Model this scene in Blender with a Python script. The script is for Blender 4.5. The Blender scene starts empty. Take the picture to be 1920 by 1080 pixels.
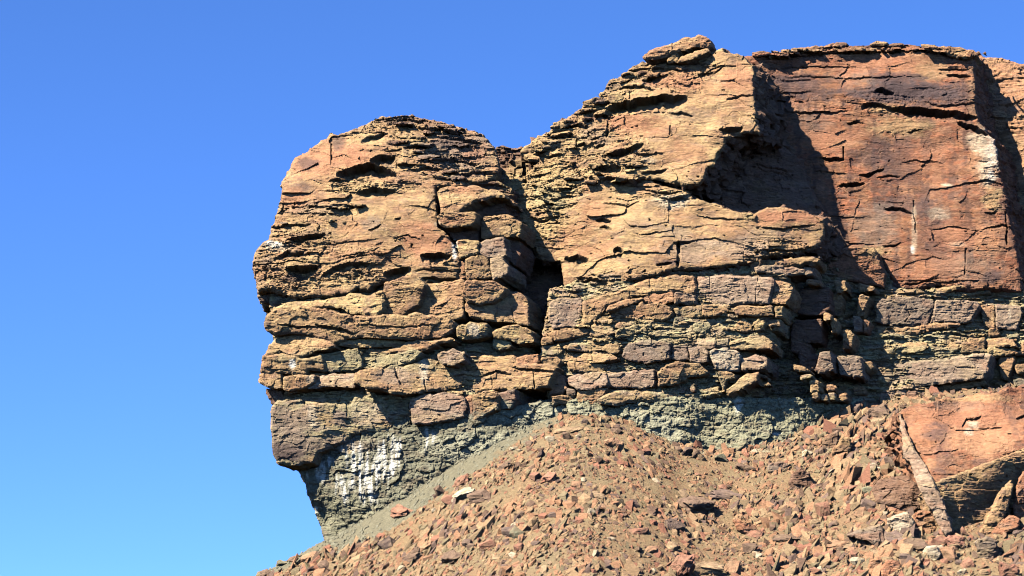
import bpy, bmesh, math, random
import numpy as np
from mathutils import Vector, Matrix, Euler

# ------------------------------------------------------------------ camera, sky, sun, exposure
sc = bpy.context.scene
F = 5000.0                     # focal length in pixels of the 1920 px wide photograph
PITCH = math.radians(14.0)
CAM = np.array([0.0, -250.0, 1.7])
cam_d = bpy.data.cameras.new('camera'); cam = bpy.data.objects.new('camera', cam_d)
sc.collection.objects.link(cam); sc.camera = cam
cam_d.sensor_width = 36.0; cam_d.lens = 36.0 * F / 1920.0
cam_d.clip_start = 1.0; cam_d.clip_end = 6000.0
cam.location = CAM; cam.rotation_euler = (math.radians(90) + PITCH, 0, 0)

SUN_EL = math.radians(39.0)
SUN_AZ = math.radians(47.0)    # how far to the left of the viewing axis the sun stands behind the camera
world = bpy.data.worlds.new('World'); sc.world = world; world.use_nodes = True
wn = world.node_tree; bg = wn.nodes['Background']
sky = wn.nodes.new('ShaderNodeTexSky'); sky.sky_type = 'NISHITA'; sky.sun_disc = False
sky.sun_elevation = SUN_EL
to_sun = Vector((-math.sin(SUN_AZ) * math.cos(SUN_EL), -math.cos(SUN_AZ) * math.cos(SUN_EL), math.sin(SUN_EL)))
sky.sun_rotation = math.atan2(to_sun.x, to_sun.y)
sky.altitude = 3000; sky.air_density = 0.5; sky.dust_density = 0.0; sky.ozone_density = 4.0
hs = wn.nodes.new('ShaderNodeHueSaturation'); hs.inputs['Saturation'].default_value = 1.15
hs.inputs['Hue'].default_value = 0.507
wn.links.new(sky.outputs[0], hs.inputs['Color']); wn.links.new(hs.outputs[0], bg.inputs['Color'])
bg.inputs['Strength'].default_value = 0.102
sun_d = bpy.data.lights.new('sun', 'SUN'); sun_d.energy = 5.0; sun_d.angle = math.radians(0.5)
sun_d.color = (1.0, 0.94, 0.82)
sun = bpy.data.objects.new('sun', sun_d); sc.collection.objects.link(sun)
sun.rotation_euler = to_sun.to_track_quat('Z', 'Y').to_euler()
sun.location = (-60, -80, 140)
sc.view_settings.view_transform = 'Standard'; sc.view_settings.look = 'None'
sc.view_settings.exposure = 2.0; sc.view_settings.gamma = 1.0
sc.cycles.filter_width = 1.1; sc.cycles.max_bounces = 4; sc.cycles.diffuse_bounces = 0

random.seed(7); rng = np.random.default_rng(7)

# ------------------------------------------------------------------ geometry of the view: a pixel of the photograph at a chosen depth
SP, CP = math.sin(PITCH), math.cos(PITCH)
def ray(u, v):
    a = (np.asarray(u, float) - 960) / F; b = (540 - np.asarray(v, float)) / F
    return a, CP - SP * b, SP + CP * b
def point(u, v, y):
    dx, dy, dz = ray(u, v); t = (np.asarray(y, float) - CAM[1]) / dy
    return CAM[0] + t * dx, CAM[1] + t * dy, CAM[2] + t * dz

# ------------------------------------------------------------------ noise
def _h(ix, iy, iz, s):
    h = (ix.astype(np.int64) * 374761393 + iy.astype(np.int64) * 668265263 + iz.astype(np.int64) * 2147483647 + s * 974711) & 0xFFFFFFFF
    h = ((h ^ (h >> 13)) * 1274126177) & 0xFFFFFFFF
    h = ((h ^ (h >> 16)) * 2246822519) & 0xFFFFFFFF
    return ((h ^ (h >> 15)) & 0xFFFFFF) / float(0x1000000)
def noise(x, y, z, s=0):
    x, y, z = np.broadcast_arrays(x, y, z)
    x0, y0, z0 = np.floor(x), np.floor(y), np.floor(z)
    fx, fy, fz = x - x0, y - y0, z - z0
    ux, uy, uz = fx*fx*fx*(fx*(fx*6-15)+10), fy*fy*fy*(fy*(fy*6-15)+10), fz*fz*fz*(fz*(fz*6-15)+10)
    def g(i, j, k):
        h = _h(x0 + i, y0 + j, z0 + k, s); th = h * 6.2831853; ph = (h * 64.0 % 1.0) * 2 - 1; r = np.sqrt(1 - ph * ph)
        return (fx - i) * r * np.cos(th) + (fy - j) * r * np.sin(th) + (fz - k) * ph
    a = g(0,0,0) + ux * (g(1,0,0) - g(0,0,0)); b = g(0,1,0) + ux * (g(1,1,0) - g(0,1,0))
    c = g(0,0,1) + ux * (g(1,0,1) - g(0,0,1)); d = g(0,1,1) + ux * (g(1,1,1) - g(0,1,1))
    ab = a + uy * (b - a); cd = c + uy * (d - c)
    return (ab + uz * (cd - ab)) * 1.6
def fbm(x, y, z, s=0, o=3, gain=0.5):
    r = 0.0; a = 1.0; f = 1.0
    for i in range(o):
        r = r + a * noise(x * f, y * f, z * f, s + i * 17); a *= gain; f *= 2.03
    return r
def smooth(a, b, x):
    t = np.clip((x - a) / (b - a), 0, 1); return t * t * (3 - 2 * t)
def facets(x, z, s, tilt=0.3, rnd=1.0):
    """broken faces: every cell of a jittered net is a plane with an offset and a tilt of its own; returns offset, edge distance"""
    ix, iz = np.floor(x), np.floor(z)
    b1 = np.full(x.shape, 9.0); b2 = np.full(x.shape, 9.0); val = np.zeros(x.shape); idv = np.zeros(x.shape)
    zero = np.zeros_like(ix)
    for i in (-1, 0, 1):
        for k in (-1, 0, 1):
            cx, cz = ix + i, iz + k
            px = cx + 0.15 + 0.7 * _h(cx, cz, zero, s); pz = cz + 0.15 + 0.7 * _h(cx, cz, zero, s + 1)
            d = (x - px) ** 2 + (z - pz) ** 2
            off = (_h(cx, cz, zero, s + 2) - 0.5) * rnd
            pl = off + (x - px) * (_h(cx, cz, zero, s + 3) - 0.5) * 2 * tilt + (z - pz) * (_h(cx, cz, zero, s + 4) - 0.5) * 2 * tilt
            nb = d < b1
            b2 = np.where(nb, b1, np.minimum(b2, d)); val = np.where(nb, pl, val); idv = np.where(nb, off, idv); b1 = np.where(nb, d, b1)
    return val, np.sqrt(b2) - np.sqrt(b1), idv
def beds(z, s):
    """horizontal beds of uneven thickness: value per bed and position inside it"""
    w = z + 0.45 * np.sin(z * 2.1 + s) + 0.3 * np.sin(z * 5.3 + 2 * s)
    i = np.floor(w); return _h(i, i * 0, i * 0, s), w - i

# ------------------------------------------------------------------ materials
def new_mat(name):
    m = bpy.data.materials.new(name); m.use_nodes = True
    nt = m.node_tree; b = nt.nodes['Principled BSDF']; b.inputs['Roughness'].default_value = 0.92
    b.inputs['Specular IOR Level'].default_value = 0.15
    return m, nt, b
def rock_material(name, source='attr', scale=1.0, bump=0.5, var=0.35):
    m, nt, b = new_mat(name); L = nt.links.new
    tc = nt.nodes.new('ShaderNodeTexCoord' if source == 'obj' else 'ShaderNodeNewGeometry')
    co = tc.outputs['Object' if source == 'obj' else 'Position']
    if source == 'obj':
        ci = nt.nodes.new('ShaderNodeObjectInfo'); col = ci.outputs['Color']
    else:
        ci = nt.nodes.new('ShaderNodeVertexColor'); ci.layer_name = 'rock'; col = ci.outputs['Color']
    if source == 'obj':
        nd = nt.nodes.new('ShaderNodeTexNoise'); nd.inputs['Scale'].default_value = 2.3; nd.inputs['Detail'].default_value = 5; nd.inputs['Roughness'].default_value = .65
        oi = nt.nodes.new('ShaderNodeVectorMath'); oi.operation = 'ADD'; L(co, oi.inputs[0]); L(ci.outputs['Random'], oi.inputs[1]); L(oi.outputs[0], nd.inputs['Vector'])
        cr = nt.nodes.new('ShaderNodeMapRange'); cr.inputs['From Min'].default_value = .42; cr.inputs['From Max'].default_value = .62; cr.inputs['To Max'].default_value = .6; L(nd.outputs[0], cr.inputs['Value'])
        mx = nt.nodes.new('ShaderNodeMix'); mx.data_type = 'RGBA'; L(cr.outputs[0], mx.inputs[0]); L(col, mx.inputs[6]); mx.inputs[7].default_value = (.17, .115, .068, 1); col = mx.outputs[2]
    mp = nt.nodes.new('ShaderNodeMapping'); mp.inputs['Scale'].default_value = (1, 1, 2.6); L(co, mp.inputs['Vector'])
    n1 = nt.nodes.new('ShaderNodeTexNoise'); n1.inputs['Scale'].default_value = 2.2 * scale; n1.inputs['Detail'].default_value = 9
    n1.inputs['Roughness'].default_value = 0.72; L(mp.outputs[0], n1.inputs['Vector'])
    n2 = nt.nodes.new('ShaderNodeTexNoise'); n2.inputs['Scale'].default_value = 9 * scale; n2.inputs['Detail'].default_value = 6
    n2.inputs['Roughness'].default_value = 0.7; L(mp.outputs[0], n2.inputs['Vector'])
    mr = nt.nodes.new('ShaderNodeMapRange'); mr.inputs['From Min'].default_value = 0.3; mr.inputs['From Max'].default_value = 0.7
    mr.inputs['To Min'].default_value = 1 - var; mr.inputs['To Max'].default_value = 1 + var; L(n1.outputs[0], mr.inputs['Value'])
    hsv = nt.nodes.new('ShaderNodeHueSaturation'); L(col, hsv.inputs['Color']); L(mr.outputs[0], hsv.inputs['Value'])
    m2 = nt.nodes.new('ShaderNodeMapRange'); m2.inputs['From Min'].default_value = 0.3; m2.inputs['From Max'].default_value = 0.7
    m2.inputs['To Min'].default_value = 0.485; m2.inputs['To Max'].default_value = 0.512; L(n2.outputs[0], m2.inputs['Value'])
    L(m2.outputs[0], hsv.inputs['Hue']); L(hsv.outputs[0], b.inputs['Base Color'])
    m3 = nt.nodes.new('ShaderNodeMapping'); m3.inputs['Scale'].default_value = (1, 1, 9 if source != 'obj' else 4); L(co, m3.inputs['Vector'])
    n3 = nt.nodes.new('ShaderNodeTexNoise'); n3.inputs['Scale'].default_value = 1.1 * scale; n3.inputs['Detail'].default_value = 7; n3.inputs['Roughness'].default_value = .75
    L(m3.outputs[0], n3.inputs['Vector'])
    r3 = nt.nodes.new('ShaderNodeMapRange'); r3.inputs['From Min'].default_value = .36; r3.inputs['From Max'].default_value = .56
    r3.inputs['To Min'].default_value = .82; r3.inputs['To Max'].default_value = 1.08; L(n3.outputs[0], r3.inputs['Value'])
    mu = nt.nodes.new('ShaderNodeMath'); mu.operation = 'MULTIPLY'; L(mr.outputs[0], mu.inputs[0]); L(r3.outputs[0], mu.inputs[1]); L(mu.outputs[0], hsv.inputs['Value'])
    ad = nt.nodes.new('ShaderNodeMath'); ad.operation = 'ADD'; L(n1.outputs[0], ad.inputs[0]); L(n2.outputs[0], ad.inputs[1])
    a2 = nt.nodes.new('ShaderNodeMath'); a2.operation = 'MULTIPLY_ADD'; L(n3.outputs[0], a2.inputs[0]); a2.inputs[1].default_value = 1.2; L(ad.outputs[0], a2.inputs[2])
    bp = nt.nodes.new('ShaderNodeBump'); bp.inputs['Strength'].default_value = bump; bp.inputs['Distance'].default_value = 0.3 / scale
    L(a2.outputs[0], bp.inputs['Height']); L(bp.outputs[0], b.inputs['Normal'])
    return m
M_ROCK = rock_material('sandstone', 'attr', 1.0, 0.6, 0.34)
M_SHALE = rock_material('shale', 'attr', 1.3, 0.5, 0.34)
M_SCREE = rock_material('scree_soil', 'attr', 2.0, 0.85, 0.4)
M_STONE = rock_material('loose_stone', 'obj', 1.6, 0.7, 0.34)

# ------------------------------------------------------------------ colours of the rock (base colours, light comes from the sun)
PAL = {
    'tan': (0.216, 0.135, 0.066), 'yellow': (0.245, 0.172, 0.080), 'red': (0.195, 0.090, 0.048), 'orange': (0.225, 0.120, 0.062),
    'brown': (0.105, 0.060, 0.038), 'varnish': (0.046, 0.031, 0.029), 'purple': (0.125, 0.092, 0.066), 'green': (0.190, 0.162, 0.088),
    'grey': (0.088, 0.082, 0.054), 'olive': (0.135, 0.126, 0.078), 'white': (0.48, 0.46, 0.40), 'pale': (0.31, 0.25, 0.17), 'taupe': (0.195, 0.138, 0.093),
    'ash': (0.165, 0.157, 0.108),
}
for k in PAL: PAL[k] = np.array(PAL[k]) * 1.28
# stains and beds with a colour of their own: (colour, u, v, ru, rv, strength)
STAINS = [
    # headland, upper mass
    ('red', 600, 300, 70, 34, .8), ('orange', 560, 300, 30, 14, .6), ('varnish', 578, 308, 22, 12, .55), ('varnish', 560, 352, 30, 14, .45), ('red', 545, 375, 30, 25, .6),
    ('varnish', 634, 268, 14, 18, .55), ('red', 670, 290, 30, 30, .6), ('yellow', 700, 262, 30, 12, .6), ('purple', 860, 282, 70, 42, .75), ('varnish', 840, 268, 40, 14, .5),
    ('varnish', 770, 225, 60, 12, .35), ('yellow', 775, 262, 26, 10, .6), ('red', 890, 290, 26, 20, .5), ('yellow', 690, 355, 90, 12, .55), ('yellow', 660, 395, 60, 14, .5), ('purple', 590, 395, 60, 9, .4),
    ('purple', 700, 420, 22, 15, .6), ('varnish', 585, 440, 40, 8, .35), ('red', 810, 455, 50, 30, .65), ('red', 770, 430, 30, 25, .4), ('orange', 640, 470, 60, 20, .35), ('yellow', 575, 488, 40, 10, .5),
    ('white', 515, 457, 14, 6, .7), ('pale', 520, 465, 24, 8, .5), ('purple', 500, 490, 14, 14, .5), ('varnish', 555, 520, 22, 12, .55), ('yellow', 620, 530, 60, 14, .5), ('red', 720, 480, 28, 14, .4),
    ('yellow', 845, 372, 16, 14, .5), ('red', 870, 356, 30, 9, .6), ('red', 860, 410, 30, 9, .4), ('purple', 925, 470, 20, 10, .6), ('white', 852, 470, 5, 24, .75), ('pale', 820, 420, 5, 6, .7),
    # gully between headland and buttress
    ('yellow', 1020, 350, 70, 60, .7), ('green', 1030, 370, 40, 22, .5), ('yellow', 1010, 430, 40, 26, .6), ('yellow', 960, 335, 30, 16, .5), ('red', 1080, 440, 40, 20, .4),
    # buttress
    ('yellow', 1050, 260, 60, 40, .5), ('purple', 1120, 250, 40, 20, .4), ('red', 1185, 232, 60, 24, .75), ('red', 1275, 155, 60, 16, .6), ('red', 1385, 150, 34, 30, .75), ('orange', 1390, 160, 20, 40, .4),
    ('varnish', 1130, 160, 30, 10, .4), ('yellow', 1150, 205, 40, 10, .5), ('purple', 1290, 215, 50, 10, .3), ('red', 1290, 285, 30, 22, .45), ('red', 1240, 250, 30, 9, .4), ('yellow', 1340, 300, 14, 26, .6),
    ('yellow', 1230, 330, 60, 10, .6), ('pale', 1262, 378, 34, 14, .75), ('red', 1120, 400, 40, 26, .55), ('red', 1105, 470, 40, 20, .4), ('red', 1480, 405, 62, 15, .9), ('red', 1440, 418, 30, 8, .6),
    ('purple', 1200, 420, 40, 14, .35), ('purple', 1262, 435, 30, 14, .55), ('taupe', 1300, 470, 60, 24, .6), ('taupe', 1390, 465, 60, 22, .6), ('yellow', 1170, 400, 50, 20, .4), ('varnish', 1255, 492, 22, 6, .6),
    ('purple', 1440, 440, 60, 12, .35), ('pale', 1215, 300, 14, 5, .4), ('yellow', 1120, 495, 40, 12, .5),
    # back wall
    ('varnish', 1500, 165, 70, 26, .55), ('varnish', 1460, 150, 50, 10, .5), ('purple', 1520, 230, 50, 30, .3), ('orange', 1640, 100, 90, 10, .6), ('red', 1650, 118, 120, 14, .6), ('tan', 1745, 130, 34, 26, .6),
    ('varnish', 1700, 175, 130, 24, .75), ('varnish', 1680, 150, 60, 16, .6), ('varnish', 1790, 180, 40, 24, .5), ('tan', 1835, 180, 22, 60, .3), ('tan', 1660, 205, 30, 10, .7), ('yellow', 1690, 240, 60, 20, .45),
    ('red', 1560, 260, 60, 20, .7), ('orange', 1585, 270, 40, 8, .5), ('varnish', 1640, 290, 40, 36, .5), ('varnish', 1690, 300, 30, 50, .45), ('red', 1740, 300, 60, 40, .4), ('orange', 1830, 290, 16, 50, .6),
    ('white', 1860, 290, 12, 32, .42), ('pale', 1852, 300, 20, 50, .6), ('white', 1858, 330, 8, 16, .25), ('pale', 1834, 264, 18, 24, .6), ('yellow', 1860, 370, 22, 24, .5), ('varnish', 1690, 385, 60, 20, .5), ('purple', 1640, 430, 50, 50, .5),
    ('varnish', 1750, 430, 30, 60, .45), ('white', 1711, 470, 4, 11, .6), ('pale', 1714, 440, 5, 60, .4), ('pale', 1795, 458, 14, 5, .75), ('pale', 1775, 347, 10, 4, .7), ('red', 1790, 440, 60, 24, .7), ('purple', 1810, 500, 60, 30, .45),
    ('varnish', 1860, 520, 20, 16, .6), ('red', 1750, 500, 60, 28, .5), ('pale', 1760, 400, 20, 12, .4), ('red', 1600, 490, 40, 12, .7), ('yellow', 1640, 470, 30, 10, .6), ('orange', 1860, 450, 30, 30, .4),
    ('purple', 1600, 150, 40, 18, .3), ('red', 1590, 145, 10, 20, .5),
    # courses
    ('green', 640, 668, 130, 16, .55), ('green', 760, 680, 70, 24, .7), ('green', 700, 640, 90, 6, .4), ('pale', 795, 690, 9, 28, .9), ('white', 548, 683, 6, 9, .8), ('pale', 585, 712, 12, 10, .5), ('taupe', 745, 708, 40, 18, .7),
    ('purple', 550, 810, 42, 60, .85), ('varnish', 540, 850, 40, 16, .6), ('pale', 586, 780, 8, 30, .55), ('green', 640, 765, 46, 22, .6), ('purple', 635, 780, 18, 14, 1.1), ('pale', 690, 770, 30, 22, .4), ('purple', 590, 830, 60, 18, .5),
    ('purple', 830, 758, 36, 20, .6), ('varnish', 880, 765, 12, 20, .4), ('purple', 650, 835, 60, 14, .6), ('green', 720, 745, 70, 8, .6), ('green', 600, 740, 60, 8, .6), ('purple', 640, 645, 30, 6, .35),
    ('green', 930, 645, 60, 10, .6), ('green', 1240, 620, 120, 22, .55), ('green', 1400, 640, 70, 14, .5), ('green', 1330, 720, 90, 20, .5), ('green', 1720, 665, 120, 14, .6), ('green', 1700, 635, 90, 8, .5),
    ('taupe', 1060, 590, 26, 16, .7), ('varnish', 1060, 582, 14, 10, .3), ('taupe', 1380, 545, 70, 22, .75), ('purple', 1205, 660, 40, 14, .7), ('purple', 1280, 660, 30, 14, .6), ('taupe', 1180, 710, 60, 14, .5), ('pale', 1356, 672, 20, 14, .6),
    ('pale', 889, 618, 12, 12, .9), ('purple', 1695, 585, 46, 20, .75), ('taupe', 1790, 585, 36, 16, .8), ('taupe', 1890, 595, 26, 20, .8), ('purple', 1740, 695, 90, 20, .55), ('pale', 1893, 590, 3, 14, .5), ('purple', 1594, 686, 24, 18, .7),
    ('purple', 1550, 680, 14, 18, .6), ('yellow', 560, 645, 50, 12, .4), ('orange', 600, 650, 26, 6, .5), ('varnish', 500, 602, 10, 8, .5), ('red', 1190, 590, 30, 9, .35), ('orange', 1250, 560, 40, 9, .5),
    # big fallen boulder
    ('red', 1800, 800, 110, 46, .7), ('varnish', 1758, 812, 24, 20, .55), ('varnish', 1770, 850, 20, 40, .4), ('orange', 1840, 830, 80, 30, .6), ('pale', 1824, 797, 15, 8, .75), ('pale', 1816, 808, 8, 7, .65), ('purple', 1790, 760, 60, 10, .3), ('tan', 1800, 745, 100, 9, .7),
    # shale foot
    ('ash', 900, 840, 110, 34, .7), ('ash', 1000, 775, 110, 22, .8), ('ash', 1240, 800, 40, 26, .7), ('ash', 1180, 785, 60, 14, .6), ('ash', 1450, 840, 90, 12, .6), ('white', 1385, 760, 9, 14, .5), ('white', 1455, 812, 9, 3, .7),
    ('olive', 640, 960, 60, 30, .6), ('yellow', 660, 845, 10, 6, .5),
]
GUANO = [(602, 880, 12, 22), (640, 900, 12, 26), (668, 870, 22, 34), (690, 905, 16, 30), (715, 870, 22, 34), (738, 838, 14, 22), (745, 870, 14, 16), (618, 865, 10, 8), (800, 822, 5, 26), (812, 815, 5, 14), (592, 955, 5, 8), (645, 925, 8, 18), (700, 925, 10, 18), (660, 905, 8, 14), (575, 890, 4, 8)]
def stain(col, u, v, X, Z, lo=0.0):
    n = 0.55 * noise(X * 0.55, Z * 1.1, X * 0, 91) + 0.4 * noise(X * 1.7, Z * 3.0, X * 0, 92) + 0.22 * noise(X * 5, Z * 7, X * 0, 93)
    for c, cu, cv, ru, rv, s in STAINS:
        m = (np.abs(u - cu) < ru * 1.7) & (np.abs(v - cv) < rv * 1.7)
        if not m.any() or s <= 0: continue
        r = np.sqrt(((u[m] - cu) / ru) ** 2 + ((v[m] - cv) / rv) ** 2)
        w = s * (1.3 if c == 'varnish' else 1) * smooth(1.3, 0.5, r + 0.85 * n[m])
        col[m] += (PAL[c] - col[m]) * np.clip(w, 0, 1)[:, None]
    return col
def guano(col, u, v, X, Z):
    n = 1.3 * noise(X * 3.0, Z * 0.4, X * 0, 71) + 0.5 * noise(X * 7, Z * 1.0, X * 0, 72) + .1
    for cu, cv, ru, rv in GUANO:
        m = (np.abs(u - cu) < ru * 1.8) & (np.abs(v - cv) < rv * 1.8)
        if not m.any(): continue
        r = np.sqrt(((u[m] - cu) / ru) ** 2 + ((v[m] - cv) / rv) ** 2)
        w = smooth(1.0, 0.1, r * .8 + .8 * n[m])
        col[m] += (PAL['white'] - col[m]) * (0.48 * w)[:, None]
    return col
def rock_colour(style, base, u, v, X, Y, Z):
    a = fbm(X * 0.30, Z * 0.65, Y * 0.3, 11, 3); b = fbm(X * 0.9, Z * 1.8, Y * 0.5, 12, 3)
    hv, hf = beds(Z * 2.3 + 0.35 * noise(X * .25, Z * .5, Y * .2, 13), 5)
    col = np.repeat(PAL[base][None, :], X.size, 0)
    if style == 'shale':
        col += (PAL['ash'] - col) * (0.22 * smooth(-0.1, 0.5, a))[:, None]
        col += (PAL['brown'] - col) * (0.22 * smooth(0.1, 0.5, b))[:, None]
        col *= (1 + 0.15 * (hv - 0.5))[:, None]
        col = stain(col, u, v, X, Z); return guano(col, u, v, X, Z)
    if style == 'wall':
        col += (PAL['taupe'] - col) * (0.6 * smooth(-.35, .3, b))[:, None]
        st = fbm(X * 0.8, Z * 0.10, Y * 0, 14, 3); s2 = noise(X * 3.0, Z * 0.22, Y * 0, 19)
        col += (PAL['tan'] - col) * (0.4 * smooth(-0.15, 0.45, a))[:, None]
        col += (PAL['varnish'] - col) * (0.66 * smooth(-0.05, 0.4, st + 0.5 * b))[:, None]
        col += (PAL['brown'] - col) * (0.45 * smooth(-.1, .35, fbm(X * .5, Z * 1.3, Y, 17, 4, .6)))[:, None]
        col += (PAL['orange'] - col) * (0.35 * smooth(0.1, 0.5, -st + 0.6 * b))[:, None]
        col *= (1 + 0.10 * s2)[:, None]
    elif base == 'green':
        col += (PAL['tan'] - col) * (0.75 * smooth(-.25, .3, a))[:, None]
        col += (PAL['taupe'] - col) * (0.6 * smooth(-.05, .35, b))[:, None]
        col += (PAL['yellow'] - col) * (0.4 * smooth(.1, .4, -b))[:, None]
    else:
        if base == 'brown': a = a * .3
        col += (PAL['yellow'] - col) * (0.38 * smooth(0.0, 0.5, a))[:, None]
        col += (PAL['red'] - col) * (0.38 * smooth(0.0, 0.55, -a + 0.5 * b))[:, None]
        col += (PAL['purple'] - col) * (0.38 * smooth(0.15, 0.55, b))[:, None]
    col *= (1 + 0.22 * (hv - 0.5))[:, None]
    c2 = noise(X * 2.4, Z * 5, Y * 1.5, 16)
    col += (PAL['varnish'] - col) * (0.42 * smooth(0.22, 0.6, c2))[:, None]
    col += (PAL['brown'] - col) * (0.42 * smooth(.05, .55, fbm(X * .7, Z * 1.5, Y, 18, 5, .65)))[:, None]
    if style == 'wall': col *= np.array([.86, .74, .70])
    return np.clip(stain(col, u, v, X, Z), 0.02, 0.85)

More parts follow.
